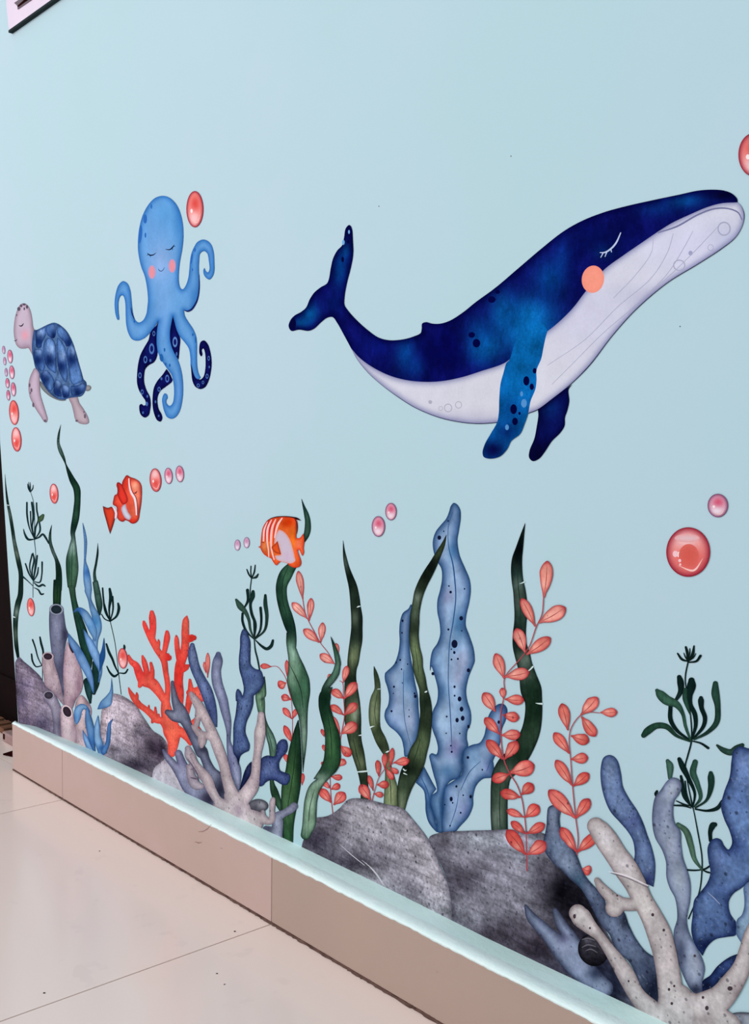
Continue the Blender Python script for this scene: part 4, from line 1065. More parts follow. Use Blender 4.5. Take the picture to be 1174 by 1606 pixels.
# green ribbons ---------------------------------------------------------------
blade('broad green ribbon weed twisting up to the butterfly fish', ['@M 935,95,80 872,180,118 832,280,104 832,380,98 852,480,98 884,580,104 915,680,92 945,770,48 962,850,8', '@M 880,720,10 905,790,66 922,860,84 945,950,106 968,1050,156 982,1150,204 1000,1250,190 @m 1008,120,150 1024,220,96 1032,300,74 1037,420,60 1036,560,40 1031,680,18 1028,770,4'],
      (40, 84, 58), 2, crop='M', blobs=[(820, 300, 40, 160, (14, 46, 36), .7), (880, 240, 30, 110, (56, 106, 72), .7), (900, 680, 70, 90, (8, 34, 28), .9), (935, 910, 70, 90, (122, 162, 142), .95), (920, 1100, 70, 120, (112, 152, 124), .85), (1040, 1150, 30, 180, (52, 98, 70), .6), ('m', 1030, 120, 60, 110, (40, 86, 58), .6), ('m', 1030, 420, 50, 160, (126, 156, 136), .9)],
      veins=['@M 895,110,4 845,230,7 840,400,6 880,560,4', '@M 900,1000,3 960,1120,7 1010,1250,7 @m 1030,180,4'])
blade('curved green leaf tip behind the butterfly fish tail', ['@G 962,176,3 990,270,28 1020,360,56 1038,450,68 1036,560,76 1016,640,60 1000,705,10'], (62, 104, 84), 3, crop='G',
      blobs=[(975, 250, 40, 90, (14, 56, 56), .9), (1010, 690, 50, 40, (20, 60, 44), .8), (1050, 480, 20, 120, (34, 78, 60), .7)], veins=['@G 1000,330,2 1030,450,4 1030,600,2'])
blade('dark green leaf rising from the ledge below the broad ribbon', ['@m 985,290,8 972,400,60 960,520,100 950,640,132 942,760,150 922,880,172 908,1000,162 898,1100,144 890,1250,110 892,1420,90'], (34, 76, 42), 3, crop='m',
      blobs=[(1000, 760, 40, 220, (10, 34, 22), .85), (960, 440, 40, 120, (16, 48, 30), .8), (880, 1050, 50, 160, (74, 112, 70), .7), (930, 800, 30, 140, (60, 104, 50), .6)], veins=['@m 960,560,3 940,760,6 910,960,6 880,1160,3'])
blade('thin green blade behind the upright beige coral branch', ['@M 672,1120,8 668,1200,36 650,1290,76 @m 636,60,84 640,150,78 652,240,56 690,330,28 722,430,70 748,520,76 752,600,64 748,700,40 742,860,40 765,950,70 800,1050,62 828,1130,26'], (70, 112, 84), 2, crop='m',
      blobs=[(740, 480, 50, 110, (88, 126, 112), .8), (770, 960, 40, 110, (26, 58, 34), .85), (640, 100, 40, 90, (108, 146, 112), .7)], veins=['@m 655,20,3 650,160,5', '@m 706,400,3 735,500,5 752,580,3'])
blade('green leaf looping in front of the grey boulder', ['@N 225,1252,3 252,1330,26 278,1420,44 290,1500,50 @n 288,70,50 268,150,62 215,222,66 165,290,44 138,335,8', '@n 238,272,4 180,335,98 166,420,102 185,520,106 215,620,112 240,720,134 242,850,144 232,950,152 190,1020,130 120,1070,60 76,1094,10', '@n 245,1055,6 150,1110,66 82,1180,104 48,1280,112 36,1400,118 30,1500,120 0,1600,90'],
      (30, 74, 44), 7, crop='n', blobs=[(270, 110, 70, 120, (88, 134, 110), .95), (190, 250, 60, 40, (128, 164, 146), .8), (170, 400, 60, 130, (8, 34, 22), .9), (240, 780, 50, 140, (54, 100, 52), .8), (150, 1050, 90, 40, (12, 40, 24), .85), (130, 1120, 90, 50, (140, 174, 152), .95), (45, 1300, 80, 170, (134, 168, 142), .97), (20, 1500, 90, 110, (124, 160, 130), .95), (290, 700, 30, 200, (12, 44, 24), .6)],
      veins=['@n 185,460,3 225,680,6 235,900,4', '@n 80,1190,3 40,1340,6 28,1480,5'])
st = (24, 40, 32)
blade('tall striped dark blade behind the pink sprig', ['@N 333,388,2 340,480,18 352,560,35 370,640,45 395,720,60 420,800,75 437,900,86 446,990,92 456,1080,102 456,1180,102 450,1280,112 435,1380,108 422,1480,102 @n 412,110,86 400,200,102 405,300,122 415,420,140 420,560,150 430,690,130 440,760,120 470,880,110 500,1010,86 515,1080,80 525,1180,70 525,1290,70'],
      (50, 66, 46), 2, edge=(12, 22, 18), crop='N', blobs=[(345, 600, 30, 70, (104, 128, 116), .8), (334, 440, 20, 60, (10, 24, 22), .8), (400, 760, 50, 110, (10, 22, 18), .9), (440, 940, 40, 90, (18, 34, 26), .8), (450, 1090, 40, 50, (96, 112, 92), .7), (430, 1230, 40, 60, (24, 40, 32), .8), (490, 1100, 20, 160, (12, 22, 20), .8), (430, 1430, 50, 60, (112, 126, 84), .8),
      ('n', 405, 200, 50, 40, (16, 28, 20), .8), ('n', 370, 330, 40, 80, (40, 54, 40), .6), ('n', 440, 520, 40, 70, (140, 154, 128), .8), ('n', 380, 560, 30, 80, (70, 86, 50), .7), ('n', 480, 620, 24, 80, (22, 32, 22), .7), ('n', 440, 820, 60, 60, (92, 108, 66), .7), ('n', 490, 960, 50, 50, (120, 132, 90), .7), ('n', 500, 790, 30, 50, (20, 30, 20), .7), ('n', 510, 1090, 40, 50, (30, 44, 30), .8)],
      veins=['@n 425,740,3 455,880,6 490,1000,3'], notches=['@N 455,990,1 472,982,12 492,978,3', '@n 470,708,2 490,706,10 505,703,6', '@n 455,1036,8 510,1032,14 556,1028,12'])
blade('short olive blade with a torn side behind the small pink sprig', ['@n 610,85,3 625,150,34 640,230,50 642,290,54 625,380,92 615,480,102 617,590,96 632,660,86 672,750,96 708,830,78 722,880,54 740,1000,62 755,1100,92 765,1200,122 760,1340,126'], (96, 112, 72), 3, edge=(34, 46, 30), crop='n',
      blobs=[(620, 160, 40, 90, (36, 60, 40), .8), (650, 350, 30, 110, (50, 68, 40), .6), (610, 480, 40, 120, (132, 146, 106), .7), (650, 680, 60, 60, (44, 58, 36), .8), (700, 810, 60, 60, (34, 46, 30), .8), (740, 1000, 40, 60, (110, 124, 84), .7), (760, 1230, 50, 90, (140, 152, 104), .8)],
      veins=['@n 640,330,3 620,480,5 628,600,3', '@n 745,1040,3 762,1180,6 764,1320,4'], notches=['@n 566,640,2 580,634,14 600,626,8 618,624,2', '@n 640,292,2 655,290,6 672,290,4', '@n 716,860,3 732,854,14 748,846,5'])
blade('curved dark blade leaning against the tall blue kelp', ['@P 632,338,3 605,420,34 566,500,54 520,590,70 470,680,86 422,770,88 386,860,86 366,950,78 350,1040,82 345,1140,86 340,1240,86 350,1350,88 372,1450,92 @p 376,40,92 402,140,88 424,230,74 440,330,100 450,450,108 440,580,114 420,700,124 380,800,156 350,900,166 300,1000,166 262,1100,136 240,1200,104 228,1320,60'],
      (56, 74, 48), 5, edge=(16, 26, 20), crop='P', blobs=[(500, 620, 60, 80, (8, 14, 12), .95), (440, 720, 50, 50, (12, 20, 14), .9), (590, 450, 40, 60, (52, 64, 36), .8), (370, 880, 30, 70, (124, 140, 124), .8), (400, 820, 40, 40, (18, 30, 20), .7), (340, 1180, 50, 90, (30, 42, 32), .9), (350, 1060, 30, 50, (84, 102, 84), .6), (370, 1400, 50, 110, (108, 128, 80), .8),
      ('p', 390, 120, 40, 110, (88, 108, 70), .7), ('p', 445, 350, 40, 90, (22, 34, 24), .9), ('p', 440, 560, 60, 70, (26, 38, 24), .85), ('p', 390, 740, 60, 90, (82, 102, 64), .8), ('p', 290, 960, 90, 60, (16, 26, 18), .9), ('p', 280, 1090, 60, 50, (40, 56, 40), .8), ('p', 230, 1270, 40, 60, (124, 140, 108), .8)],
      veins=['@p 400,680,3 360,820,6 320,920,3', '@P 350,1330,3 365,1430,5 @p 385,80,3'], notches=['@p 436,262,2 448,258,14 462,250,6', '@p 246,952,10 262,966,10 276,960,2', '@p 250,990,10 266,996,9 282,1004,2'])
blade('tall dark blade behind the large pink sprig at right', ['@Q 422,60,2 396,170,34 372,280,64 350,380,90 345,460,100 352,570,104 370,670,112 380,770,118 384,870,116 378,960,110 370,1060,118 374,1160,128 398,1250,138 418,1330,134 442,1420,150 @q 405,10,160 424,100,132 424,200,132 404,320,142 358,430,152 300,520,164 232,590,172 182,660,150 166,740,138 160,850,130 160,960,130 165,1110,124'],
      (36, 56, 46), 4, edge=(10, 20, 18), crop='Q', blobs=[(370, 300, 70, 150, (4, 10, 14), .97), (345, 520, 60, 50, (22, 44, 40), .8), (360, 620, 60, 50, (88, 112, 104), .8), (350, 760, 50, 90, (82, 104, 92), .7), (390, 930, 50, 60, (26, 52, 42), .7), (345, 1080, 40, 80, (8, 18, 18), .9), (430, 1290, 60, 50, (108, 128, 116), .8), (420, 1440, 60, 40, (98, 116, 104), .7), (490, 1540, 60, 80, (30, 56, 42), .7),
      ('q', 420, 170, 70, 160, (14, 38, 22), .9), ('q', 400, 350, 60, 80, (40, 66, 42), .5), ('q', 320, 500, 60, 60, (16, 36, 22), .9), ('q', 220, 660, 60, 50, (96, 114, 96), .7), ('q', 140, 740, 40, 50, (34, 52, 38), .7), ('q', 180, 870, 50, 90, (70, 88, 66), .6), ('q', 140, 1000, 40, 70, (120, 136, 120), .6)],
      veins=['@Q 355,470,3 360,620,6 380,800,6 375,980,3', '@q 170,740,3 165,900,6 168,1060,4'], notches=['@Q 372,606,2 390,600,7 416,588,12', '@Q 450,1390,8 472,1372,12 492,1350,14', '@q 440,110,2 462,114,9 490,116,14'])
# blue kelp -------------------------------------------------------------------
kb, ke = (130, 158, 200), (22, 58, 108)


def kelp(label, s, layer, blobs, crop, ribs=()):
    o = root('kelp_leaf', [loop(q) for q in s], kb, layer, label, 'kelp sticker', mat=WATER, edge=ke, ew=3.6, ea=.92, blobs=blobs, crop=crop)
    strokes('midrib', ribs, (44, 84, 138), o, 1)
    return o


k1 = kelp('smaller blue kelp leaf behind the curved dark blade', ['@P 312,963 290,1000 240,1040 215,1110 207,1200 210,1300 195,1410 160,1500 100,1560 @p 80,90 78,150 100,220 115,300 105,380 80,430 75,490 110,560 180,620 225,680 245,760 258,840 300,830 340,760 375,650 388,520 380,400 375,300 350,180 330,60 @P 320,1500 300,1350 300,1200 310,1080 335,1000'], 2,
          [(260, 1150, 40, 110, (150, 166, 204), .7), ('p', 170, 350, 50, 160, (146, 166, 210), .8), ('p', 310, 500, 50, 110, (150, 160, 196), .7), ('p', 280, 150, 50, 110, (58, 104, 158), .6), ('p', 180, 520, 60, 50, (132, 158, 212), .7)], 'P', ['@p 248,60,3 244,300,6 258,520,5 310,740,3'])
k2 = kelp('tallest speckled blue kelp leaf in the middle', ['@P 697,50 670,80 655,130 630,190 580,250 535,310 510,390 515,480 545,570 585,640 592,730 575,830 550,930 550,1030 570,1130 575,1230 550,1310 505,1380 485,1480 485,1560 @p 495,30 530,130 555,250 545,350 510,430 495,530 510,610 540,690 555,770 540,820 500,810 478,830 490,900 515,1000 540,1090 545,1150 500,1190 490,1260 510,1340 540,1430 555,1520 '
           '610,1515 605,1200 620,1120 670,1060 740,1030 775,960 775,860 790,790 825,745 815,680 820,610 850,540 850,440 820,340 808,250 830,130 865,40 @P 884,1480 885,1440 875,1360 840,1250 805,1150 810,1060 835,950 850,840 840,740 800,640 750,520 730,390 745,290 760,180 755,110 728,65'], 3,
          [(560, 430, 40, 80, (136, 166, 212), .7), (700, 230, 40, 110, (120, 152, 206), .7), (690, 480, 40, 90, (40, 96, 150), .7), (780, 760, 60, 130, (126, 154, 202), .8), (620, 620, 40, 60, (108, 144, 196), .6), (640, 890, 60, 70, (130, 134, 182), .8), (620, 1030, 50, 70, (130, 156, 202), .6), (740, 1150, 60, 140, (44, 96, 146), .75), (570, 1480, 60, 120, (126, 164, 214), .8), (770, 1480, 60, 110, (146, 154, 196), .8),
           (690, 1330, 60, 60, (66, 110, 164), .5), ('p', 600, 250, 60, 90, (70, 116, 168), .6), ('p', 740, 130, 50, 80, (150, 156, 196), .7), ('p', 590, 500, 50, 110, (146, 178, 216), .8), ('p', 760, 420, 50, 120, (96, 136, 178), .5), ('p', 700, 760, 80, 90, (104, 96, 150), .75), ('p', 620, 690, 50, 90, (130, 164, 206), .5), ('p', 640, 980, 90, 70, (44, 90, 140), .7), ('p', 540, 1270, 30, 110, (86, 132, 180), .7), ('p', 590, 1350, 24, 140, (28, 74, 128), .8)], 'P',
          ['@P 690,130,4 650,260,5 652,440,7 690,600,12 708,750,12 716,900,10 692,1120,10 662,1300,8 650,1560,7 @p 650,180,7 670,500,8 682,780,4'])
k3 = kelp('blue kelp leaf branching right behind the large pink sprig', ['@p 600,1520 600,1300 605,1200 625,1110 690,1060 760,1010 780,940 775,850 800,770 860,735 930,715 970,650 990,540 @q 60,270 90,185 155,118 200,122 222,160 212,235 182,310 172,400 150,470 112,560 @p 1052,890 1046,1022 960,1040 900,1100 872,1200 870,1280 830,1380 760,1460 700,1520'], 3,
          [(680, 1250, 50, 140, (132, 160, 212), .8), (800, 1330, 70, 110, (128, 138, 194), .8), (880, 850, 70, 80, (96, 140, 192), .6), (1000, 930, 50, 90, (104, 118, 172), .7), ('q', 190, 160, 50, 50, (84, 92, 146), .8), ('q', 110, 290, 50, 90, (104, 142, 196), .7)], 'p', ['@p 940,880,3 840,980,7 760,1140,5', '@p 745,1150,2 720,1300,6 660,1480,4', '@p 1030,870,6 1010,930,7 990,980,2'])
k4 = kelp('narrow blue kelp leaf at the left foot of the tallest kelp', ['@p 430,930! 470,1005 510,1080 540,1132! 500,1190 490,1270 520,1370 552,1520 545,1520 475,1440 445,1340 440,1230 425,1145 355,1075! 395,1000'], 2, [(420, 1080, 50, 60, (110, 150, 200), .8), (460, 1280, 30, 100, (60, 108, 164), .6)], 'p', ['@p 400,1020,4 440,1100,8 470,1180,8 480,1280,4'])
dk = (16, 22, 54)
spots('kelp_spot', [(568, 362, 17, 20), (670, 852, 11, 13), (765, 1087, 17, 20), (705, 1318, 27, 37), (703, 1395, 11, 14), (650, 1188, 9), (735, 1452, 9), (678, 1458, 8), (676, 1366, 6), (830, 1555, 15, 18), (510, 1585, 13), (795, 823, 7), (648, 212, 7), (770, 1200, 6), (655, 797, 7), (608, 305, 6)], 'P', dk, k2, 2)
spots('kelp_spot', [(705, 212, 10, 12), (706, 293, 8), (750, 322, 17, 23), (768, 413, 17, 23), (778, 495, 17, 23), (728, 512, 15, 21), (830, 570, 11, 16), (635, 480, 8), (680, 797, 9), (630, 630, 6), (752, 632, 7), (672, 742, 7)], 'p', dk, k2, 2)
spots('kelp_spot', [(825, 848, 12, 13), (675, 1222, 14, 22), (688, 1256, 7), (722, 1108, 10), (850, 1200, 12, 16), (618, 1272, 6), (783, 1187, 7), (760, 1345, 8), (665, 1462, 7), (955, 958, 7), (1103, 530, 12, 16)], 'p', dk, k3, 2)
spots('kelp_spot', [(160, 212, 9), (138, 432, 9), (345, 272, 8), (352, 298, 13, 16), (155, 272, 5), (295, 480, 6), (296, 420, 5), (236, 178, 5), (228, 55, 6)], 'p', dk, k1, 2)
spots('kelp_spot', [(237, 1110, 9, 12), (232, 1218, 7), (216, 1462, 8), (180, 1485, 7), (228, 1545, 6), (282, 1500, 6)], 'P', dk, k1, 2)

# pink sprigs -------------------------------------------------------------------
def sprig(label, stem, leaves, layer, col=(222, 116, 106), edge=(156, 36, 46), stemc=(172, 72, 82)):
    o = root('pink_sprig', [stroke(s) for s in stem], stemc, layer, label, 'sprig sticker', mat=PLAIN)
    rnd = random.Random(len(leaves))
    for crop, lst in leaves:
        x0, y0, k = CROP[crop]
        for bx, by, tx, ty, w in lst:
            a = np.array([x0 + bx / k, y0 + by / k])
            b = np.array([x0 + tx / k, y0 + ty / k])
            w = w / k
            d = b - a
            n_ = np.array([-d[1], d[0]]) / max(np.linalg.norm(d), 1e-6)
            prof = [(0, .05), (.12, .13), (.3, .33), (.5, .47), (.68, .5), (.84, .4), (.95, .2)]
            side = [a + d * t + n_ * w * q for t, q in prof]
            oth = [a + d * t - n_ * w * q * rnd.uniform(.9, 1.05) for t, q in prof]
            lp = spline(np.array(side + [b] + oth[::-1]), True, None, .8)
            j = rnd.uniform(-14, 14)
            up = float(np.clip((1130 - b[1]) / 260, -.5, 1))
            cc = tuple(np.clip(np.array(col) + (j * .5 + 6 * up, j + 34 * up, j + 30 * up), 0, 255))
            pa_ = a + d * .35
            lf = detail('leaf', lp, cc, o, 1, PINK, edge=edge, ew=1.1, ea=.8, g=1.1, blobs=[(pa_[0] - n_[0] * w * .2, pa_[1] - n_[1] * w * .2, w * .35, w * .35, (248, 186, 168), .6), (b[0], b[1], w * .3, w * .3, (150, 34, 44), .6)])
            m0, m1 = a + d * .1, a + d * .88
            mm = (m0 + m1) / 2 + n_ * w * .05
            detail('midrib', stroke('%f,%f,.5 %f,%f,%f %f,%f,.4' % (m0[0], m0[1], mm[0], mm[1], max(.6, w * .05), m1[0], m1[1])), (158, 50, 58), lf, 2, g=9)
    return o


sprig('pale pink sprig climbing beside the broad green ribbon', ['@M 1025,400,7 1050,540,7 1085,620,7 1150,740,7 @N 60,1180,6 130,1310,6 200,1400,6 252,1492,6'],
      [('M', [(1027, 410, 985, 148, 68), (1068, 588, 928, 440, 78), (1082, 605, 1108, 402, 62), (1178, 808, 1033, 685, 84)]), ('N', [(28, 1112, 45, 905, 60), (132, 1305, 150, 1125, 64), (256, 1497, 124, 1412, 78), (292, 1412, 268, 1310, 40)])], 3, (232, 138, 126))
sprig('coral pink sprig in front of the tall striped blade', ['@n 300,215,4 328,232,6 335,350,6 345,530,7 318,690,7 300,800,5', '@n 215,1075,6 224,1250,7 242,1420,8'],
      [('n', [(335, 232, 370, 80, 62), (190, 205, 235, 160, 50), (338, 375, 232, 298, 78), (342, 378, 452, 228, 88), (340, 525, 222, 435, 66), (345, 525, 456, 418, 82), (308, 695, 240, 535, 46), (318, 692, 456, 600, 106), (312, 800, 402, 892, 84), (302, 985, 345, 920, 70), (225, 1078, 326, 1088, 56),
              (220, 1185, 148, 1122, 50), (226, 1192, 306, 1150, 64), (226, 1312, 126, 1188, 84), (248, 1332, 348, 1220, 98), (165, 720, 138, 650, 36), (175, 860, 152, 790, 36), (170, 985, 140, 945, 36)])], 3)
sprig('small pink sprig on top of the grey boulder', ['@n 595,1295,8 625,1180,6 660,1080,6 720,1000,6 795,950,5'],
      [('n', [(582, 1285, 488, 1150, 94), (606, 1205, 565, 1065, 44), (656, 1075, 645, 928, 54), (708, 1005, 710, 868, 54), (758, 990, 780, 818, 48), (790, 952, 932, 932, 78), (720, 1000, 786, 1105, 54), (758, 995, 832, 1046, 50), (640, 1150, 748, 1148, 72), (614, 1232, 698, 1242, 54)])], 7)
sprig('thin pink sprig half hidden left of the broad green ribbon', ['@M 725,1028,5 790,1030,6 840,1085,6 872,1145,6 900,1260,6 @m 918,90,6 930,250,6 930,515,7'],
      [('M', [(740, 1030, 634, 1024, 52), (880, 1120, 878, 968, 40), (872, 1178, 798, 1212, 88), (918, 1335, 828, 1302, 66)]), ('m', [(912, 92, 828, 78, 66), (926, 280, 844, 176, 56), (934, 278, 968, 185, 46), (930, 505, 854, 338, 60), (892, 690, 858, 600, 44), (1020, 890, 1026, 778, 40)])], 1, (230, 104, 96))
sprig('tiny pink sprig between the slate finger corals', ['@J 733,580,4 735,520,4'], [('J', [(736, 580, 736, 395, 34), (722, 545, 710, 462, 26)])], 3, (232, 134, 116))
sprig('large pink sprig hanging across the tall dark blade at right', ['@Q 590,730,9 575,880,9 525,990,9 460,1170,8 380,1280,8 240,1450,8 240,1580,8 @q 195,80,7 175,200,8 178,400,8 200,545,8 245,650,8 300,740,8 335,840,8 355,960,8 370,1120,8 375,1395,10'],
      [('Q', [(593, 728, 625, 398, 118), (548, 955, 788, 818, 134), (515, 988, 392, 735, 94), (438, 1242, 652, 1088, 114), (424, 1222, 345, 1005, 108), (236, 1458, 158, 1230, 98), (242, 1440, 462, 1400, 112)]),
       ('q', [(205, 80, 354, 88, 78), (196, 78, 186, -8, 52), (132, 175, 42, 30, 92), (190, 200, 316, 226, 78), (165, 350, 52, 222, 78), (180, 356, 326, 350, 84), (192, 542, 68, 393, 86), (205, 542, 302, 402, 92), (245, 645, 432, 585, 128), (242, 655, 108, 702, 84), (326, 832, 172, 795, 84), (334, 812, 420, 728, 90), (352, 985, 222, 930, 58), (365, 985, 466, 895, 98), (362, 1112, 254, 1018, 64), (375, 1112, 512, 1036, 78), (366, 1272, 222, 1082, 102), (380, 1272, 522, 1178, 106)])], 7, (222, 114, 104))
sprig('pink sprig bending right above the slate coral finger', ['@q 935,185,5 850,180,6 785,205,7 720,290,7 700,370,7 712,560,7 725,740,8 748,980,8 768,1150,8 758,1275,9'],
      [('q', [(938, 182, 1068, 180, 72), (788, 202, 918, 66, 98), (793, 213, 902, 364, 88), (690, 318, 642, 112, 88), (713, 360, 852, 404, 88), (702, 497, 583, 336, 82), (713, 540, 844, 528, 82), (722, 742, 597, 546, 84), (730, 747, 850, 648, 84), (746, 992, 542, 776, 114), (753, 992, 854, 843, 88), (756, 1252, 636, 1062, 84), (764, 1252, 905, 1118, 88), (800, 1380, 868, 1400, 80)])], 7, (224, 118, 106))

# boulders and corals at the lower right ----------------------------------------
b1 = root('boulder', loop('@U 60,128! 110,120 150,95 185,60 215,53 270,60 330,75 395,92 440,140 480,190 510,240 540,310 565,370 580,430 590,570! 300,440 0,300! 15,215'), (146, 140, 152), 6, 'grey speckled boulder below the small pink sprig', 'rock sticker', mat=ROCK, edge=(90, 84, 98), ew=2, crop='U',
     blobs=[(60, 210, 90, 70, (40, 34, 48), .92), (130, 140, 50, 40, (88, 80, 96), .6), (300, 130, 90, 60, (158, 150, 162), .6), (450, 220, 60, 80, (168, 158, 170), .7), (510, 380, 50, 90, (172, 160, 172), .7), (180, 300, 150, 50, (44, 38, 50), .85), (380, 370, 90, 60, (128, 118, 132), .6), (300, 240, 110, 30, (104, 96, 110), .5), (430, 420, 60, 40, (100, 92, 106), .6)])
strokes('scratch', ['@U 155,230,1 200,270,3 250,310,2', '@U 240,290,1 285,330,4 330,392,2', '@U 255,300,1 300,352,3 322,388,2'], (206, 198, 208), b1, 1)
b2 = root('boulder', loop('@U 497,205 540,185 640,178 740,175 800,172 870,180 940,190 1000,260 1060,330 1120,420 1174,560 1290,760 1290,990! 900,800 590,590! 580,430 560,350 525,270'), (118, 114, 130), 6, 'large dark grey boulder at the bottom right', 'rock sticker', mat=ROCK, edge=(76, 72, 86), ew=2, crop='U',
     blobs=[(700, 210, 110, 40, (158, 164, 178), .7), (560, 230, 70, 24, (70, 64, 76), .6), (860, 240, 70, 60, (140, 146, 164), .7), (620, 370, 80, 60, (54, 48, 60), .8), (800, 400, 90, 80, (128, 124, 140), .5), (1010, 400, 90, 110, (10, 8, 14), .97), (1070, 480, 90, 110, (10, 8, 14), .97), (1130, 560, 70, 90, (14, 12, 20), .9), (940, 340, 50, 60, (64, 60, 72), .6), (760, 580, 160, 70, (52, 44, 54), .88), (910, 630, 110, 80, (38, 30, 40), .92),
            (640, 490, 70, 50, (126, 120, 134), .6), (1100, 620, 70, 90, (34, 30, 42), .9), (1000, 720, 90, 60, (40, 36, 52), .8), (1200, 770, 110, 130, (14, 18, 34), .95), (1130, 700, 60, 80, (24, 26, 44), .8)])
WS[0] = 1.1
coral('pale slate coral foot lying over the dark boulder', [stroke('@Y 180,440,30 240,560,100 330,660,130 440,770,150 560,890,210 680,1020,250 800,1140,260 930,1270,240 1080,1390,200'), stroke('@Y 520,500,60 560,590,100 620,700,120 690,800,140 760,930,160')], (128, 138, 170), 7, (30, 34, 56), 'Y',
      [(240, 580, 60, 90, (112, 124, 152), .6), (640, 960, 130, 100, (136, 142, 178), .7), (800, 1150, 140, 90, (132, 138, 172), .7), (620, 820, 80, 60, (72, 70, 104), .7), (980, 1220, 90, 80, (36, 44, 70), .8), (530, 570, 40, 50, (112, 126, 150), .6)], ew=2.6, ea=.8)
pe = coral('dark striped oval pebble beside the pale coral foot', [ell(960, 950, 170, 190, -30, 'Y')], (40, 36, 44), 8, (6, 6, 10), 'Y', [(880, 830, 110, 50, (96, 92, 106), .7), (1000, 1080, 120, 80, (14, 12, 18), .8)], mat=ROCK, name='pebble')
strokes('pale_streak', ['@Y 830,830,6 900,815,16 980,840,6', '@Y 830,920,6 900,890,14 990,910,6', '@Y 870,960,5 930,940,12 1010,980,5'], (104, 98, 110), pe, 1)
coral('long slate coral stem sloping past the pink sprig', [loop('@q 575,892 540,910 530,960 525,1050 510,1130 500,1190 520,1260 600,1360 @S 20,90 80,150 150,215 205,310 265,425 320,490 365,590 430,645 470,705 492,775 545,865 600,932 640,940 656,900 652,800 642,695 612,642 540,590 480,510 440,430 405,350 365,375 305,342 292,280 250,220 180,140 150,80 120,0 '
      '@q 750,1260 700,1180 640,1090 625,1000 632,930 608,900')], (96, 108, 138), 7, (28, 36, 62), 'S', [('q', 575, 1000, 40, 100, (136, 148, 176), .8), ('q', 640, 1200, 70, 60, (112, 130, 164), .6), ('q', 560, 1230, 50, 60, (70, 84, 112), .7), (60, 50, 60, 60, (126, 140, 168), .6), (130, 160, 50, 60, (44, 74, 98), .7), (240, 310, 50, 80, (50, 60, 86), .6), (340, 430, 60, 60, (92, 104, 136), .6), (430, 540, 60, 60, (84, 96, 132), .5), (590, 820, 80, 150, (14, 18, 36), .95), (420, 400, 40, 50, (20, 24, 38), .8), (540, 690, 60, 60, (60, 72, 104), .5)], NAVY)
coral('blue finger coral rising right of the beige stub', [loop('@r 120,115 80,135 60,200 58,300 80,420 130,540 200,620 260,690 300,760 315,850 312,930 350,1010 400,1080 455,1110! 465,1040 468,930 445,820 410,720 375,620 330,530 270,440 225,350 210,250 185,160 155,125')], (88, 108, 152), 4, (22, 34, 80), 'r', [(130, 250, 50, 110, (118, 138, 180), .7), (180, 440, 60, 90, (98, 118, 164), .5), (380, 880, 60, 110, (92, 112, 160), .5), (420, 1050, 40, 60, (30, 36, 78), .8), (300, 620, 60, 60, (62, 72, 130), .6)], NAVY)
coral('grey finger coral left of the spidery weed at right', [loop('@r 600,285 560,310 510,380 470,430 450,520 448,640 470,740 520,830 550,920 555,1040 580,1120 620,1200 635,1347 @S 715,470 720,560 740,650 780,760 820,830 860,858 885,850 890,780 905,700 890,640 850,560 810,480 795,410 800,360 @r 733,1210 735,1080 710,980 680,890 665,780 660,690 620,630 605,560 615,460 650,410 670,350 650,300')], (132, 142, 170), 5, (54, 62, 96), 'r',
      [(600, 390, 50, 90, (158, 164, 186), .7), (500, 560, 40, 110, (96, 102, 134), .6), (580, 800, 50, 110, (150, 156, 182), .6), (650, 1040, 40, 90, (142, 152, 166), .6), ('S', 760, 600, 40, 110, (40, 46, 72), .8), ('S', 850, 660, 40, 80, (140, 144, 166), .7), ('S', 850, 830, 50, 40, (24, 28, 48), .9), ('S', 770, 430, 40, 60, (84, 92, 120), .7)])
nb = coral('large navy speckled coral at the right edge', [loop('@r 1260,60! 1174,65 1110,50 1060,80 1045,150 1030,280 990,390 965,500 990,600 1030,690 1048,780 1020,828 990,800 965,755 930,742 890,760 865,810 870,910 885,1000 860,1080 800,1160 @S 840,280 830,370 822,470 840,540 890,622! 920,565 970,520 1040,505 1095,492 1095,412! 1060,360 1052,290 1080,240 1130,205 1240,120! 1240,0!')], (78, 104, 156), 4, (14, 26, 72), 'r',
      [(1120, 200, 70, 130, (98, 120, 178), .7), (1080, 450, 70, 110, (76, 100, 160), .5), (940, 900, 50, 80, (96, 114, 172), .6), (1080, 800, 80, 80, (44, 62, 122), .6), (960, 1150, 70, 80, (54, 74, 134), .5), ('S', 900, 560, 60, 60, (14, 22, 58), .9), ('S', 960, 430, 70, 60, (56, 78, 134), .5), ('S', 1080, 460, 40, 60, (26, 38, 82), .7)], NAVY, ew=3)
strokes('scratch', ['@S 922,230,2 960,265,5 998,305,3'], (150, 158, 196), nb, 1)
coral('pale blue coral sliver at the right edge above the beige coral', [loop('@Z 700,0! 640,40 612,90 620,200 618,300 590,390 540,440 530,530 530,600 590,705! 640,640 720,480!')], (124, 150, 186), 5, (54, 76, 122), 'Z', [(600, 500, 60, 80, (130, 160, 190), .7), (650, 150, 40, 120, (104, 122, 168), .6)])
coral('dark navy coral lobe between beige branches at right', [loop('@Z 552,820! 470,850 390,900 310,970 240,1060 160,1120 135,1255! 240,1230 300,1180 350,1100 440,1040 510,980 540,900')], (34, 52, 102), 5, (10, 16, 48), 'Z', [(430, 930, 90, 50, (60, 82, 140), .7), (200, 1180, 70, 60, (8, 12, 36), .9)], NAVY)
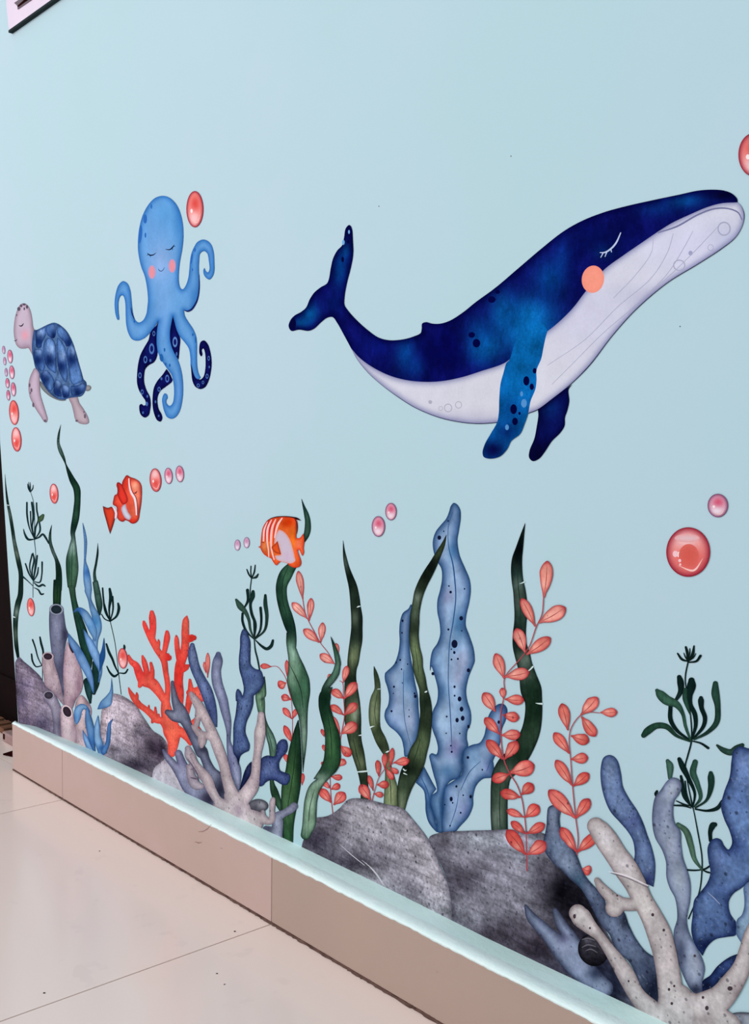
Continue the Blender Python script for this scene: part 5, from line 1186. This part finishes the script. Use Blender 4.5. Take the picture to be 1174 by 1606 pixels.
bb = coral('large beige branching coral in the bottom right corner', [stroke('@S ' + s) for s in ('900,1140,460 800,1000,330 730,900,200', '700,870,140 682,720,132 660,600,132 625,480,134 575,370,118 520,270,112 480,180,120 425,90,132 362,0,124 300,-95,126 252,-160,110 238,-176,96', '520,300,70 440,305,72 370,292,76 310,240,62 268,195,50 246,158,34', '362,305,110 354,325,104',
      '600,980,130 490,860,92 425,740,98 372,655,82 312,570,62 262,500,58 200,440,84 150,385,110 128,358,98', '860,960,190 1000,880,150 1080,780,126 1132,690,100 1160,580,76 1190,480,70 1230,400,70')], (190, 178, 180), 9, (112, 96, 100), 'S',
      [(420, 60, 70, 60, (208, 196, 204), .7), (300, -100, 60, 60, (204, 196, 204), .7), (540, 300, 60, 70, (186, 178, 176), .5), (680, 640, 50, 110, (182, 164, 168), .5), (900, 1010, 90, 60, (136, 120, 122), .7), (1120, 830, 60, 60, (140, 124, 128), .7), (140, 360, 50, 50, (204, 194, 196), .7), (400, 720, 60, 60, (196, 178, 182), .6), (340, 290, 70, 40, (176, 164, 166), .5), (880, 900, 160, 60, (190, 174, 178), .5)], ew=2)
WS[0] = 1.0
strokes('scratch', ['@S 318,103,4 430,130,8 560,190,5'], (232, 222, 230), bb, 1)
strokes('scratch_shadow', ['@S 330,112,3 430,142,5 556,200,3'], (96, 84, 96), bb, 1)
spots('coral_spot', [(108, 378, 9, 14), (588, 368, 9), (656, 462, 8), (203, 450, 6), (720, 805, 7), (688, 826, 8), (920, 940, 11, 14), (896, 875, 8), (705, 912, 8), (440, 775, 6), (1062, 820, 16, 14), (370, 250, 5), (845, 620, 7)], 'S', (72, 58, 66), bb, 2)
coral('grey pebble cut by the bottom right corner', [loop('@Z 375,1606! 385,1560 470,1490 560,1470 760,1480! 760,1700! 360,1700!')], (140, 142, 158), 9, (28, 28, 40), 'Z', [(400, 1580, 80, 70, (24, 24, 34), .9), (560, 1590, 50, 30, (40, 42, 56), .8)], name='pebble')

# tidy up helper properties
for o in bpy.data.objects:
    for k_ in ('_o', '_l'):
        if k_ in o:
            del o[k_]
